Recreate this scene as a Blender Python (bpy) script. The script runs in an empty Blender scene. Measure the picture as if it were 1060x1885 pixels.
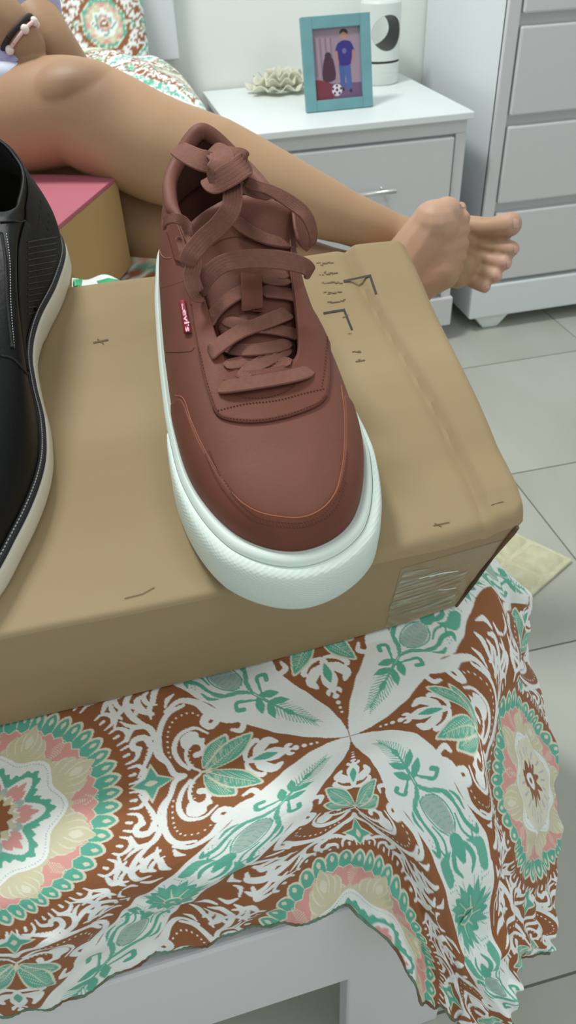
import bpy, bmesh, math, random
import numpy as np
from mathutils import Vector, Matrix
from mathutils.bvhtree import BVHTree
random.seed(7); rng=np.random.default_rng(7)
sc=bpy.context.scene; COL=sc.collection

# ------------------------------------------------------------------ camera
W,H_,FPX=1060.,1885.,1400.
M=np.array([[.972,-.177,.156],[-.233,-.613,.755],[-.038,-.770,-.636]])   # camera (right,down,forward) -> world
u_,s_,v_=np.linalg.svd(M); M=u_@v_
CAM=np.array([0,0,.75])
cd=bpy.data.cameras.new('camera'); cam=bpy.data.objects.new('camera',cd); COL.objects.link(cam)
R=np.column_stack([M[:,0],-M[:,1],-M[:,2]])
mw=Matrix.Identity(4)
for i in range(3):
    for j in range(3): mw[i][j]=R[i,j]
    mw[i][3]=CAM[i]
cam.matrix_world=mw
cd.sensor_fit='VERTICAL'; cd.sensor_height=36; cd.lens=FPX/H_*36; cd.clip_start=.01
cd.dof.use_dof=True; cd.dof.focus_distance=.46; cd.dof.aperture_fstop=18
sc.camera=cam
# ------------------------------------------------------------------ light
w=bpy.data.worlds.new('world'); sc.world=w; w.use_nodes=True
w.node_tree.nodes['Background'].inputs[0].default_value=(.93,1.0,1.0,1)
w.node_tree.nodes['Background'].inputs[1].default_value=.56
def area(name,loc,to,size,power,col):
    l=bpy.data.lights.new(name,'AREA'); l.shape='DISK'; l.size=size; l.energy=power; l.color=col
    o=bpy.data.objects.new(name,l); COL.objects.link(o); o.location=loc
    o.rotation_euler=(Vector(to)-Vector(loc)).to_track_quat('-Z','Y').to_euler(); return o
area('ceiling_lamp',(-.25,1.1,1.95),(0,.85,.3),.34,19.8,(.98,1,.97))
area('ceiling_lamp_2',(.7,-.4,2.0),(.1,.4,.3),.5,4,(.98,1,.97))
sc.view_settings.view_transform='Standard'; sc.view_settings.look='None'
sc.view_settings.exposure=0; sc.view_settings.gamma=1; sc.view_settings.use_curve_mapping=False

# ------------------------------------------------------------------ helpers
def ray(px,py):
    return M@np.array([px-W/2,py-H_/2,FPX])
def atz(px,py,z):
    r=ray(px,py); return CAM+r*((z-CAM[2])/r[2])
def aty(px,py,y):
    r=ray(px,py); return CAM+r*((y-CAM[1])/r[1])
def atd(px,py,d):
    r=ray(px,py); return CAM+r/np.linalg.norm(r)*d
def lin(c):
    return tuple(((x/255)/12.92 if x/255<=.04045 else (((x/255)+.055)/1.055)**2.4) for x in c)
def tag(o,label=None,cat=None,group=None,kind=None):
    if label: o['label']=label
    if cat: o['category']=cat
    if group: o['group']=group
    if kind: o['kind']=kind
    return o
def empty(name,loc,label,cat,group=None):
    o=bpy.data.objects.new(name,None); COL.objects.link(o); o.location=loc; o.empty_display_size=.02
    return tag(o,label,cat,group)
def gloc(p):
    v=Vector((0,0,0))
    while p: v=v+p.location; p=p.parent
    return v
def mk(name,V,F,mat,parent=None,smooth=True,origin=None):
    """mesh from world-space vertices; parented to an unrotated parent"""
    V=np.asarray(V,float)
    o0=np.array(origin) if origin is not None else (np.zeros(3) if parent is not None else V.mean(0))
    if parent is not None: base=np.array(gloc(parent)); o0=np.zeros(3)+V.mean(0)
    me=bpy.data.meshes.new(name)
    me.from_pydata([tuple(v) for v in (V-o0)],[],[tuple(int(i) for i in f) for f in F]); me.update()
    if smooth: me.polygons.foreach_set('use_smooth',[True]*len(me.polygons))
    if mat: me.materials.append(mat)
    o=bpy.data.objects.new(name,me); COL.objects.link(o)
    if parent is not None: o.parent=parent; o.location=Vector(o0)-gloc(parent)
    else: o.location=o0
    return o
def grid_faces(n,m,closed_n=False,closed_m=False,off=0):
    F=[]
    for i in range(n if closed_n else n-1):
        for j in range(m if closed_m else m-1):
            a=i*m+j; b=((i+1)%n)*m+j; c=((i+1)%n)*m+(j+1)%m; d=i*m+(j+1)%m
            F.append((off+a,off+b,off+c,off+d))
    return F
def bm_obj(name,bm,mat,parent=None,smooth=False,bevel=0):
    V=[v.co.copy() for v in bm.verts]; 
    bm.verts.index_update()
    F=[[v.index for v in f.verts] for f in bm.faces]
    o=mk(name,[tuple(v) for v in V],F,mat,parent,smooth); bm.free()
    if bevel:
        b=o.modifiers.new('bevel','BEVEL'); b.width=bevel; b.segments=3; b.limit_method='ANGLE'; b.harden_normals=False
    return o
def hexa(name,P,mat,parent=None,bevel=0):
    """box from 8 corners: bottom 0-3, top 4-7, both counterclockwise"""
    F=[(3,2,1,0),(4,5,6,7),(0,1,5,4),(1,2,6,5),(2,3,7,6),(3,0,4,7)]
    o=mk(name,P,F,mat,parent,False)
    if bevel:
        b=o.modifiers.new('bevel','BEVEL'); b.width=bevel; b.segments=3
    return o
def box(name,x0,x1,y0,y1,z0,z1,mat,parent=None,bevel=0):
    return hexa(name,[(x0,y0,z0),(x1,y0,z0),(x1,y1,z0),(x0,y1,z0),(x0,y0,z1),(x1,y0,z1),(x1,y1,z1),(x0,y1,z1)],mat,parent,bevel)
def cr(P,n,closed=False):
    """catmull-rom through rows of P, n samples per span"""
    P=np.asarray(P,float); N=len(P); out=[]
    spans=N if closed else N-1
    for i in range(spans):
        if closed: p0,p1,p2,p3=P[(i-1)%N],P[i],P[(i+1)%N],P[(i+2)%N]
        else:
            p1,p2=P[i],P[i+1]; p0=P[i-1] if i>0 else 2*p1-p2; p3=P[i+2] if i+2<N else 2*p2-p1
        for k in range(n):
            t=k/n
            out.append(.5*((2*p1)+(-p0+p2)*t+(2*p0-5*p1+4*p2-p3)*t*t+(-p0+3*p1-3*p2+p3)*t**3))
    if not closed: out.append(P[-1])
    return np.array(out)
def unit(v): 
    v=np.asarray(v,float); return v/(np.linalg.norm(v)+1e-12)
def tube_vf(P,r,k=8,off=0,caps=True):
    P=np.asarray(P,float); n=len(P); r=np.broadcast_to(np.asarray(r,float),(n,))
    T=np.gradient(P,axis=0); T/=np.linalg.norm(T,axis=1)[:,None]+1e-12
    up=np.array([0,0,1.]); 
    if abs(T[0]@up)>.9: up=np.array([1.,0,0])
    V=[]; a=unit(np.cross(T[0],up))
    for i in range(n):
        a=unit(a-T[i]*(a@T[i])); b=np.cross(T[i],a)
        for j in range(k):
            th=2*math.pi*j/k; V.append(P[i]+r[i]*(a*math.cos(th)+b*math.sin(th)))
    F=grid_faces(n,k,False,True,off)
    if caps: F.append(tuple(off+j for j in range(k))[::-1]); F.append(tuple(off+(n-1)*k+j for j in range(k)))
    return V,F
def tube(name,P,r,mat,parent=None,k=8):
    V,F=tube_vf(P,r,k); return mk(name,V,F,mat,parent)
def multi(name,parts,mat,parent=None,smooth=True):
    V=[];F=[]
    for v,f in parts:
        o=len(V); V+=list(v); F+=[tuple(i+o for i in q) for q in f]
    return mk(name,V,F,mat,parent,smooth)
def lathe_vf(prof,c,k=48,ax=None):
    V=[];n=len(prof)
    for r,z in prof:
        for j in range(k):
            th=2*math.pi*j/k; V.append((c[0]+r*math.cos(th),c[1]+r*math.sin(th),c[2]+z))
    F=[]
    for i in range(n-1):
        for j in range(k):
            F.append((i*k+j,i*k+(j+1)%k,(i+1)*k+(j+1)%k,(i+1)*k+j))
    return V,F
def bvh_of(*obs):
    V=[];F=[]
    dg=bpy.context.evaluated_depsgraph_get()
    for o in obs:
        bpy.context.view_layer.update(); dg=bpy.context.evaluated_depsgraph_get(); me=o.evaluated_get(dg).data; off=len(V); L=gloc(o)
        V+=[v.co+L for v in me.vertices]; F+=[[i+off for i in p.vertices] for p in me.polygons]
    return BVHTree.FromPolygons(V,F)
def hit(b,px,py,lift=0.):
    r=Vector(ray(px,py)).normalized(); loc,n,i,d=b.ray_cast(Vector(CAM),r)
    if loc is None: return None,None
    if n.dot(r)>0: n=-n
    return np.array(loc+n*lift),np.array(n)

# ------------------------------------------------------------------ materials
def mat(name,col,rough=.5,col2=None,scale=20,bump=0,bscale=200,spec=.5,attr=None,sss=0,coat=0,detail=4,stretch=None,metal=0,alpha=None,sheen=0):
    m=bpy.data.materials.new(name); m.use_nodes=True; nt=m.node_tree; N=nt.nodes; L=nt.links
    b=N['Principled BSDF']; b.inputs['Roughness'].default_value=rough
    b.inputs['Specular IOR Level'].default_value=spec; b.inputs['Metallic'].default_value=metal
    if coat: b.inputs['Coat Weight'].default_value=coat; b.inputs['Coat Roughness'].default_value=.15
    if sheen: b.inputs['Sheen Weight'].default_value=sheen
    if alpha is not None: b.inputs['Alpha'].default_value=alpha
    if sss:
        b.inputs['Subsurface Weight'].default_value=sss; b.inputs['Subsurface Radius'].default_value=(1,.35,.2); b.inputs['Subsurface Scale'].default_value=.004
    tc=N.new('ShaderNodeTexCoord'); mp=N.new('ShaderNodeMapping'); L.new(tc.outputs['Object'],mp.inputs[0])
    if stretch: mp.inputs['Scale'].default_value=stretch
    def noise(s,d):
        n=N.new('ShaderNodeTexNoise'); n.inputs['Scale'].default_value=s; n.inputs['Detail'].default_value=d; L.new(mp.outputs[0],n.inputs['Vector']); return n
    c=lin(col)
    src=None
    if attr:
        a=N.new('ShaderNodeAttribute'); a.attribute_name=attr; src=a.outputs['Color']
    if col2 is not None:
        n=noise(scale,detail); rp=N.new('ShaderNodeValToRGB'); rp.color_ramp.elements[0].position=.36; rp.color_ramp.elements[1].position=.64
        rp.color_ramp.elements[0].color=(*c,1); rp.color_ramp.elements[1].color=(*lin(col2),1); L.new(n.outputs['Fac'],rp.inputs[0])
        if src is None: src=rp.outputs[0]
        else:
            mx=N.new('ShaderNodeMixRGB'); mx.blend_type='MULTIPLY'; mx.inputs[0].default_value=1; L.new(src,mx.inputs[1]); L.new(rp.outputs[0],mx.inputs[2]); src=mx.outputs[0]
    if src is not None: L.new(src,b.inputs['Base Color'])
    else: b.inputs['Base Color'].default_value=(*c,1)
    if bump:
        n=noise(bscale,3); bp=N.new('ShaderNodeBump'); bp.inputs['Strength'].default_value=bump; bp.inputs['Distance'].default_value=.001
        L.new(n.outputs['Fac'],bp.inputs['Height']); L.new(bp.outputs[0],b.inputs['Normal'])
    return m
M_wall=mat('wall_paint',(240,244,240),.8,(236,240,235),3)
M_tile=mat('floor_tile',(190,191,182),.28,(178,178,167),5,spec=.5,stretch=(1,.35,1))
M_grout=mat('grout',(158,157,145),.9)
M_white=mat('white_laminate',(232,238,238),.35)
M_drawer=mat('drawer_laminate',(212,213,214),.4)
M_side=mat('chest_side_laminate',(226,231,233),.35)
M_bed=mat('bed_white_paint',(226,226,228),.4)
M_steel=mat('brushed_metal',(215,215,212),.3,metal=.7)
M_dark=mat('dark_gap',(30,30,28),.8)
M_card=mat('cardboard',(168,147,114),.75,(155,134,101),9,bump=.2,bscale=90,spec=.2,stretch=(.25,1,1))
M_cardedge=mat('cardboard_edge',(120,92,62),.9,(80,60,42),60)
M_cardtan=mat('plain_cardboard',(182,152,106),.75,(175,145,99),8,spec=.2)
M_pink=mat('pink_lid_card',(180,104,118),.6,(174,98,112),8,spec=.3)
M_ink=mat('black_ink',(46,42,38),.7)
M_inkfaint=mat('faint_ink',(110,88,62),.8)
M_leather=mat('brown_leather',(124,78,66),.55,(111,67,55),14,bump=.10,bscale=600,spec=.22)
M_leather2=mat('brown_leather_overlay',(124,74,60),.55,(110,63,49),14,bump=.10,bscale=600,spec=.22)
M_lining=mat('brown_lining',(104,66,52),.7,(92,56,44),40,bump=.3,bscale=700)
M_lace=mat('brown_lace',(136,94,82),.85,(130,88,76),300,bump=.35,bscale=1500,spec=.2)
M_thread=mat('stitch_thread',(92,46,32),.7)
M_seam=mat('raw_leather_edge',(164,96,62),.6)
M_rub=mat('white_rubber',(226,240,232),.45,spec=.4)
M_rubtex=mat('white_rubber_textured',(220,234,226),.5,bump=0)
M_tab=mat('red_tab',(150,30,50),.6)
M_tabtext=mat('tab_lettering',(244,200,214),.6)
M_blk=mat('black_leather',(14,15,17),.5,(9,10,11),10,bump=.2,bscale=400,spec=.22)
M_blk2=mat('grey_black_nubuck',(46,46,44),.7,(38,38,37),14,bump=.3,bscale=500,spec=.2)
M_blklining=mat('black_lining',(14,14,15),.8)
M_blkwelt=mat('navy_welt',(24,27,34),.5)
M_cream=mat('cream_rubber',(222,218,202),.5)
M_creamthread=mat('cream_thread',(190,190,180),.7)
M_skin=mat('skin',(188,138,106),.5,attr='Col',sss=.05,spec=.3,bump=.05,bscale=300)
M_nail=mat('toe_nail',(206,168,152),.35)
M_lilac=mat('lilac_fabric',(190,184,222),.8,(180,172,214),30,sheen=.2)
M_teal=mat('teal_painted_wood',(112,162,168),.5,(104,154,160),30)
M_cyl=mat('white_plastic',(224,230,226),.4)
M_charcoal=mat('charcoal_plastic',(44,48,48),.4)
M_lace_cream=mat('cream_crochet',(226,226,206),.9,(214,214,192),60)
M_print=mat('printed_cloth',(255,255,255),.75,attr='Col',bump=.25,bscale=900,spec=.2,sheen=.1)
M_photo=mat('photo_paper',(255,255,255),.35,attr='Col')
M_greenprint=mat('green_print',(36,160,106),.4)
M_bag=mat('white_plastic_bag',(226,232,230),.4)
M_mat=mat('cream_towel',(214,212,182),.95,(200,198,164),50,bump=1,bscale=250)
M_darkteal=mat('dark_teal_piping',(58,86,82),.7)
M_bead=mat('pearl_bead',(236,220,214),.25)
M_bracelet=mat('dark_cord',(42,30,26),.7)
M_pinkcord=mat('pink_cord',(226,190,186),.6)
M_foam=mat('mattress_ticking',(222,222,218),.9)
# transparent tape
M_tape=mat('clear_packing_tape',(196,176,140),.14,alpha=.42,spec=.8)
M_taperes=mat('whitish_tape_residue',(196,198,178),.3,(176,172,146),30)
def _res(m):
    nt=m.node_tree; N=nt.nodes; L=nt.links; tc=N.new('ShaderNodeTexCoord'); mp=N.new('ShaderNodeMapping'); mp.inputs['Scale'].default_value=(18,18,170)
    n=N.new('ShaderNodeTexNoise'); n.inputs['Scale'].default_value=1.6; n.inputs['Detail'].default_value=5; rp=N.new('ShaderNodeValToRGB')
    rp.color_ramp.elements[0].position=.44; rp.color_ramp.elements[1].position=.66; rp.color_ramp.elements[0].color=(0,0,0,1); rp.color_ramp.elements[1].color=(.85,.85,.85,1)
    L.new(tc.outputs['Object'],mp.inputs[0]); L.new(mp.outputs[0],n.inputs['Vector']); L.new(n.outputs['Fac'],rp.inputs[0]); L.new(rp.outputs[0],N['Principled BSDF'].inputs['Alpha'])
_res(M_taperes)
def _ribs(m):
    nt=m.node_tree; N=nt.nodes; L=nt.links; tc=N.new('ShaderNodeTexCoord'); hs=[]
    for rot in (.35,-.35):
        mp=N.new('ShaderNodeMapping'); mp.inputs['Rotation'].default_value=(rot,rot,0); L.new(tc.outputs['Object'],mp.inputs[0])
        wv=N.new('ShaderNodeTexWave'); wv.wave_type='BANDS'; wv.bands_direction='Z'; wv.inputs['Scale'].default_value=190; L.new(mp.outputs[0],wv.inputs['Vector']); hs.append(wv)
    mx=N.new('ShaderNodeMath'); mx.operation='ADD'; L.new(hs[0].outputs['Fac'],mx.inputs[0]); L.new(hs[1].outputs['Fac'],mx.inputs[1])
    bp=N.new('ShaderNodeBump'); bp.inputs['Strength'].default_value=.22; bp.inputs['Distance'].default_value=.0004; L.new(mx.outputs[0],bp.inputs['Height']); L.new(bp.outputs[0],N['Principled BSDF'].inputs['Normal'])
_ribs(M_rubtex)

# ================================================================== SETTING
WY=1.73
struct=lambda o: tag(o,kind='structure')
struct(box('wall_back',-1.6,2.2,WY,WY+.1,0,2.3,M_wall))
fl=struct(box('floor',-1.6,2.2,-.9,WY,-.03,-.004,M_grout))
TS=.342; g=.0012
tile_me=None
xs=[.55+TS*k for k in range(-6,5)]; ys=[.199+TS*k for k in range(-3,5)]
for x in xs:
    for y in ys:
        if x+TS<-1.5 or y+TS>WY+TS*.9: continue
        y1=min(y+TS,WY+g)
        o=box('tile',x+g,x+TS-g,y+g,y1-g,-.004,0,M_tile,fl)
        if tile_me is None and y+TS<WY: tile_me=o.data
        elif y+TS<WY: o.data=tile_me
        o.rotation_euler.z=0

# ================================================================== BED
MZ=.379
def topz(y):
    return MZ+.065*np.clip((np.asarray(y)-.30)/.285,0,1)
p0=atz(168,1820,.275);p1=atz(700,1655,.275)
dr=unit((p1-p0)*[1,1,0]); nr=np.array([-dr[1],dr[0],0])   # nr points to the headboard
bed=empty('bed',(-.5,.9,0),'white painted bed with foot rail seen under the hanging patterned bedspread','bed')
def rbox(name,a,b,depth,z0,z1,mat,par,bev=.003):
    a=np.array([a[0],a[1],0]);b=np.array([b[0],b[1],0]); q=nr*depth
    P=[(*p[:2],z) for z in (z0,z1) for p in (a,b,b+q,a+q)]
    return hexa(name,P,mat,par,bev)
fr_r=p1+dr*.075; fr_l=p1-dr*1.25
rbox('foot_rail',fr_l,fr_r,.022,.160,.275,M_bed,bed)
lg=aty(636,1824,p1[1]+.006)
lgp=p1*[1,1,0]+dr*((lg-p1)@dr); 
rbox('leg',lgp+nr*.002,lgp+dr*.082+nr*.002,.020,0,.160,M_bed,bed)
rbox('leg',fr_l,fr_l+dr*.08,.020,0,.160,M_bed,bed)
side0=fr_r-dr*.024+nr*.022
hexa('side_rail',[(*q[:2],z) for z in (.160,.275) for q in (side0,side0+dr*.022,np.array([.19,1.66,0])+[.0,0,0],np.array([.168,1.66,0]))],M_bed,bed,.003)
box('slat_base',-1.1,.13,.24,1.66,.245,.276,M_bed,bed)
hb=box('headboard',-1.2,.180,1.68,1.715,.497,1.05,M_side,bed,.004)
box('headboard_post',-.10,-.06,1.69,1.712,0,.497,M_bed,bed,.002)
mt=empty('mattress',(-.4,.9,.2),'thick mattress hidden beneath the patterned bedspread','mattress')
def mattress():
    n=28; xs_=np.linspace(-1.12,.2,n); ys_=np.linspace(.215,1.66,n)
    V=[];
    for z in (.277,1):
        for y in ys_:
            for x in xs_:
                xx,yy=x,y
                # rounded front right corner
                cx,cy,rr=.06,.36,.135
                if x>cx and y<cy:
                    dx,dy=(x-cx)/(.2-cx),(y-cy)/(.215-cy); m=max(abs(dx),abs(dy)); L=math.hypot(dx,dy)
                    k=m/L if L>0 else 1
                    xx=cx+(x-cx)*k; yy=cy+(y-cy)*k
                V.append((xx-.012,yy,.277 if z<1 else float(topz(yy))-.014))
    F=grid_faces(n,n); F=[f for f in F]+[tuple(i+n*n for i in f[::-1]) for f in grid_faces(n,n)]
    per=[i for i in range(n)]+[i*n+n-1 for i in range(1,n)]+[n*n-1-i for i in range(1,n)]+[i*n for i in range(n-2,0,-1)]
    for a,b in zip(per,per[1:]+per[:1]): F.append((a,b,b+n*n,a+n*n))
    o=mk('ticking',V,F,M_foam,mt,False); b=o.modifiers.new('b','BEVEL'); b.width=.02; b.segments=4; b.limit_method='ANGLE'; b.angle_limit=1
mattress()

# ------------------------------------------------------------------ printed pattern (one fundamental triangle, folded)
BR=np.array(lin((152,98,62))); WH=np.array(lin((242,245,242))); TE=np.array(lin((102,182,158))); TE2=np.array(lin((112,186,164)))
PK=np.array(lin((226,164,156))); CR=np.array(lin((214,208,176))); GY=np.array(lin((176,196,188))); CR2=np.array(lin((230,226,204)))
PN=1000
class Canvas:
    def __init__(s,x0,x1,y0,y1,n,bg):
        s.x0,s.y0,s.n=x0,y0,n; s.w=int((x1-x0)*n)+1; s.h=int((y1-y0)*n)+1
        s.im=np.tile(np.array(bg,float),(s.h,s.w,1))
        s.X,s.Y=np.meshgrid(x0+np.arange(s.w)/n,y0+np.arange(s.h)/n)
    def _blend(s,sl,d,col,a=1):
        al=np.clip(.5-d*s.n,0,1)[...,None]*a; s.im[sl]=s.im[sl]*(1-al)+np.array(col)*al
    def _box(s,xa,xb,ya,yb):
        i0=max(0,int((ya-s.y0)*s.n)-2);i1=min(s.h,int((yb-s.y0)*s.n)+3);j0=max(0,int((xa-s.x0)*s.n)-2);j1=min(s.w,int((xb-s.x0)*s.n)+3)
        return (slice(i0,i1),slice(j0,j1)) if i1>i0 and j1>j0 else None
    def seg(s,a,b,ra,rb,col,al=1):
        r=max(ra,rb); sl=s._box(min(a[0],b[0])-r,max(a[0],b[0])+r,min(a[1],b[1])-r,max(a[1],b[1])+r)
        if sl is None: return
        X=s.X[sl];Y=s.Y[sl]; dx,dy=b[0]-a[0],b[1]-a[1]; L=dx*dx+dy*dy+1e-12
        t=np.clip(((X-a[0])*dx+(Y-a[1])*dy)/L,0,1)
        s._blend(sl,np.hypot(X-a[0]-t*dx,Y-a[1]-t*dy)-(ra+(rb-ra)*t),col,al)
    def stroke(s,P,r,col,n=6,al=1):
        P=cr(np.array(P,float),n) if len(P)>2 else np.array(P,float)
        r=np.interp(np.linspace(0,1,len(P)),np.linspace(0,1,len(r)),r) if np.ndim(r) else np.full(len(P),r)
        for i in range(len(P)-1): s.seg(P[i],P[i+1],r[i],r[i+1],col,al)
    def dot(s,x,y,r,col): s.seg((x,y),(x,y),r,r,col)
    def poly(s,P,col,smooth=0,al=1):
        P=np.array(P,float)
        if smooth: P=cr(P,smooth,True)
        sl=s._box(P[:,0].min(),P[:,0].max(),P[:,1].min(),P[:,1].max())
        if sl is None: return
        X=s.X[sl];Y=s.Y[sl]; ins=np.zeros(X.shape,bool); d=np.full(X.shape,9.)
        for a,b in zip(P,np.roll(P,-1,0)):
            c=((a[1]>Y)!=(b[1]>Y)); 
            with np.errstate(all='ignore'): ins^=c&(X<(b[0]-a[0])*(Y-a[1])/(b[1]-a[1]+1e-15)+a[0])
            dx,dy=b-a; t=np.clip(((X-a[0])*dx+(Y-a[1])*dy)/(dx*dx+dy*dy+1e-15),0,1); d=np.minimum(d,np.hypot(X-a[0]-t*dx,Y-a[1]-t*dy))
        s._blend(sl,np.where(ins,-d,d),col,al)
    def leaf(s,a,b,wd,col,out=None,ow=.004,veins=None):
        a=np.array(a,float);b=np.array(b,float);t=b-a;L=np.hypot(*t);n=np.array([-t[1],t[0]])/L*wd
        P=[a,a+t*.3+n*.8,a+t*.6+n,a+t*.88+n*.45,b,a+t*.88-n*.45,a+t*.6-n,a+t*.3-n*.8]
        if out is not None:
            k_=(wd+ow)/wd; a2=a-t/L*ow*.5; b2=b+t/L*ow*1.6; t2=b2-a2; n2=n*k_
            s.poly([a2,a2+t2*.3+n2*.8,a2+t2*.6+n2,a2+t2*.88+n2*.45,b2,a2+t2*.88-n2*.45,a2+t2*.6-n2,a2+t2*.3-n2*.8],out,4)
        s.poly(P,col,4)
        if veins is not None:
            s.seg(a,b-t*.08,.0022,.0012,veins)
            for k in np.arange(.18,.85,.085):
                m=a+t*k; s.seg(m,m+n*.72+t*.1,.0012,.0009,veins); s.seg(m,m-n*.72+t*.1,.0012,.0009,veins)
def dots(C,P,r,col,step):
    P=cr(np.array(P,float),20); acc=0
    for a,b in zip(P[:-1],P[1:]):
        acc+=np.hypot(*(b-a))
        if acc>step: C.dot(b[0],b[1],r,col); acc=0
C=Canvas(-.02,1.02,-.02,.52,PN,BR)
# white scrolls of the brown wedge
S=lambda P,r,c,n=6,al=1: C.stroke(P,np.array(r)*.86,c,n,al)
S([(.475,.0),(.50,.012),(.515,.05),(.535,.10),(.53,.17),(.50,.225),(.45,.245)],[.010,.010,.009,.009,.010,.010,.006],WH)
S([(.505,.235),(.46,.262),(.41,.243),(.375,.20),(.33,.175),(.30,.165),(.285,.148)],[.008,.010,.014,.022,.024,.016,.010],WH)
S([(.285,.148),(.30,.122),(.325,.13)],[.010,.011,.006],WH)
S([(.375,.205),(.40,.175),(.385,.155),(.365,.165)],[.018,.014,.012,.010],WH)
S([(.46,.02),(.485,.055),(.495,.10),(.475,.145),(.43,.16),(.395,.135)],[.006,.008,.009,.008,.006,.004],WH)
S([(.43,.005),(.455,.03),(.465,.07),(.45,.105),(.42,.105),(.415,.075),(.435,.065)],[.004,.006,.006,.006,.008,.010,.012],WH)
C.poly([(.475,.13),(.45,.15),(.425,.145),(.42,.125),(.405,.118),(.415,.10),(.44,.105),(.455,.09),(.472,.10)],WH,4)
dots(C,[(.505,.055),(.512,.10),(.507,.16),(.485,.20),(.44,.215),(.40,.19)],.0032,WH,.016)
dots(C,[(.44,.022),(.455,.045),(.458,.075),(.445,.09)],.0026,WH,.013)
# leaves
# fleur
S([(.300,.0),(.265,.0),(.225,.0),(.175,.0)],[.010,.024,.030,.004],WH)
S([(.275,.010),(.262,.036),(.236,.058),(.212,.046)],[.010,.020,.019,.008],WH)
S([(.305,.008),(.302,.036),(.290,.058),(.268,.072),(.258,.062)],[.006,.010,.012,.011,.005],WH)
C.leaf((.285,.0),(.215,.0),.013,TE)
C.leaf((.420,.012),(.348,.112),.029,TE,CR2,.006,None)
C.leaf((.412,.004),(.276,.100),.029,TE,CR2,.006,None)
for (a_,b_) in (((.420,.012),(.348,.112)),((.412,.004),(.276,.100))):
    a_=np.array(a_);b_=np.array(b_);t_=b_-a_;n_=np.array([-t_[1],t_[0]])/np.hypot(*t_)*.029
    C.seg(a_,b_-t_*.1,.0020,.0010,CR2)
    for k in np.arange(.16,.84,.055):
        m_=a_+t_*k; C.seg(m_+n_*.12,m_+n_*.66+t_*.07,.0008,.0006,CR2); C.seg(m_-n_*.12,m_-n_*.66+t_*.07,.0008,.0006,CR2)
S([(.43,.0),(.40,.004)],[.004,.004],CR2)
S([(.195,.0),(.185,.016),(.172,.020)],[.003,.009,.004],WH)
# more white scrolls between the ring and the band
S([(.53,.265),(.555,.275),(.565,.30),(.55,.315)],[.004,.009,.010,.004],WH)
S([(.585,.20),(.615,.205),(.64,.225)],[.004,.008,.003],WH)
S([(.62,.265),(.645,.285),(.65,.315),(.635,.335)],[.004,.009,.009,.003],WH)
S([(.505,.25),(.495,.275),(.475,.29)],[.004,.009,.003],WH)
S([(.59,.345),(.56,.365),(.53,.36)],[.004,.009,.003],WH)
S([(.645,.35),(.62,.345),(.60,.36)],[.003,.007,.003],WH)
S([(.52,.05),(.545,.085),(.548,.13),(.54,.16)],[.002,.006,.006,.002],WH)
C.dot(.163,0,.010,WH); C.dot(.138,0,.007,WH); C.dot(.118,0,.005,WH); C.dot(.100,0,.004,WH)
# small wisps along the wedge edge
S([(.56,.19),(.60,.23),(.62,.28),(.60,.325),(.565,.33)],[.006,.012,.012,.010,.005],WH)
S([(.545,.235),(.575,.255),(.585,.29),(.565,.305)],[.008,.014,.012,.005],WH)
S([(.54,.275),(.53,.31),(.51,.33)],[.010,.012,.004],WH)
S([(.635,.235),(.66,.27),(.665,.315)],[.005,.010,.004],WH)
# teal four pointed leaf + scrolls by the ring
C.poly([(.50,.0),(.545,.022),(.565,.065),(.585,.022),(.628,.0),(.585,-.022),(.565,-.065),(.545,-.022)],CR2,2)
C.poly([(.508,.0),(.549,.018),(.565,.052),(.581,.018),(.618,.0),(.581,-.018),(.565,-.052),(.549,-.018)],TE,2)
C.leaf((.548,0),(.585,0),.009,CR2)
S([(.60,.028),(.575,.075),(.56,.12),(.575,.155),(.605,.15),(.61,.125),(.592,.12)],[.004,.008,.011,.012,.011,.009,.010],WH)
dots(C,[(.60,.045),(.578,.085),(.568,.12)],.0024,BR,.012)
def Pm(r,a): a=math.radians(a); return (1-r*math.cos(a),r*math.sin(a))
for a in (6,16,26.5,37):
    S([Pm(.375,a-4),Pm(.405,a-3.4),Pm(.42,a),Pm(.405,a+3.4),Pm(.378,a+3.6)],[.003,.006,.010,.006,.003],WH)
    S([Pm(.378,a),Pm(.392,a)],[.004,.006],WH)
S([Pm(.405,22),Pm(.44,26),Pm(.475,24),Pm(.48,19.5),Pm(.462,18.5)],[.004,.009,.012,.011,.008],WH)
S([Pm(.40,31),Pm(.43,35),Pm(.47,36),Pm(.49,33),Pm(.475,31)],[.004,.009,.012,.010,.008],WH)
S([Pm(.41,41),Pm(.45,43),Pm(.49,40.5)],[.006,.012,.004],WH)
S([Pm(.50,26),Pm(.52,30),Pm(.545,31)],[.004,.010,.004],WH)
# medallion
X,Y=C.X,C.Y; rr=np.hypot(1-X,Y); th=np.degrees(np.arctan2(Y,1-X))
def fill(mask_d,col):
    C._blend((slice(None),slice(None)),mask_d,col)
SR=7.5
for k in range(-1,8):
    a=k*SR
    C.poly([Pm(.285,a-4.6),Pm(.315,a-4.4),Pm(.340,a-3.0),Pm(.356,a),Pm(.340,a+3.0),Pm(.315,a+4.4),Pm(.285,a+4.6)],CR2,2)
for k in range(-1,8):
    a=k*SR
    C.poly([Pm(.268,a-3.2),Pm(.312,a-3.3),Pm(.333,a-2.2),Pm(.347,a),Pm(.333,a+2.2),Pm(.312,a+3.3),Pm(.268,a+3.2)],TE,2)
    C.leaf(Pm(.308,a),Pm(.334,a),.006,CR2)
tri=np.abs((((th+SR/2)/SR)%1)-.5)*2
fill(rr-(.276+.014*tri),CR2); fill(rr-(.272+.014*tri),PK)
for k in range(0,2):
    a=45*k
    for q in range(11):
        rr0=.215+q*.0065; wq=3.6*(1-abs(q-5)/7.5); C.seg(Pm(rr0,a-wq),Pm(rr0+.006,a+wq),.0010,.0008,CR2)
a=22.5
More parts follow.
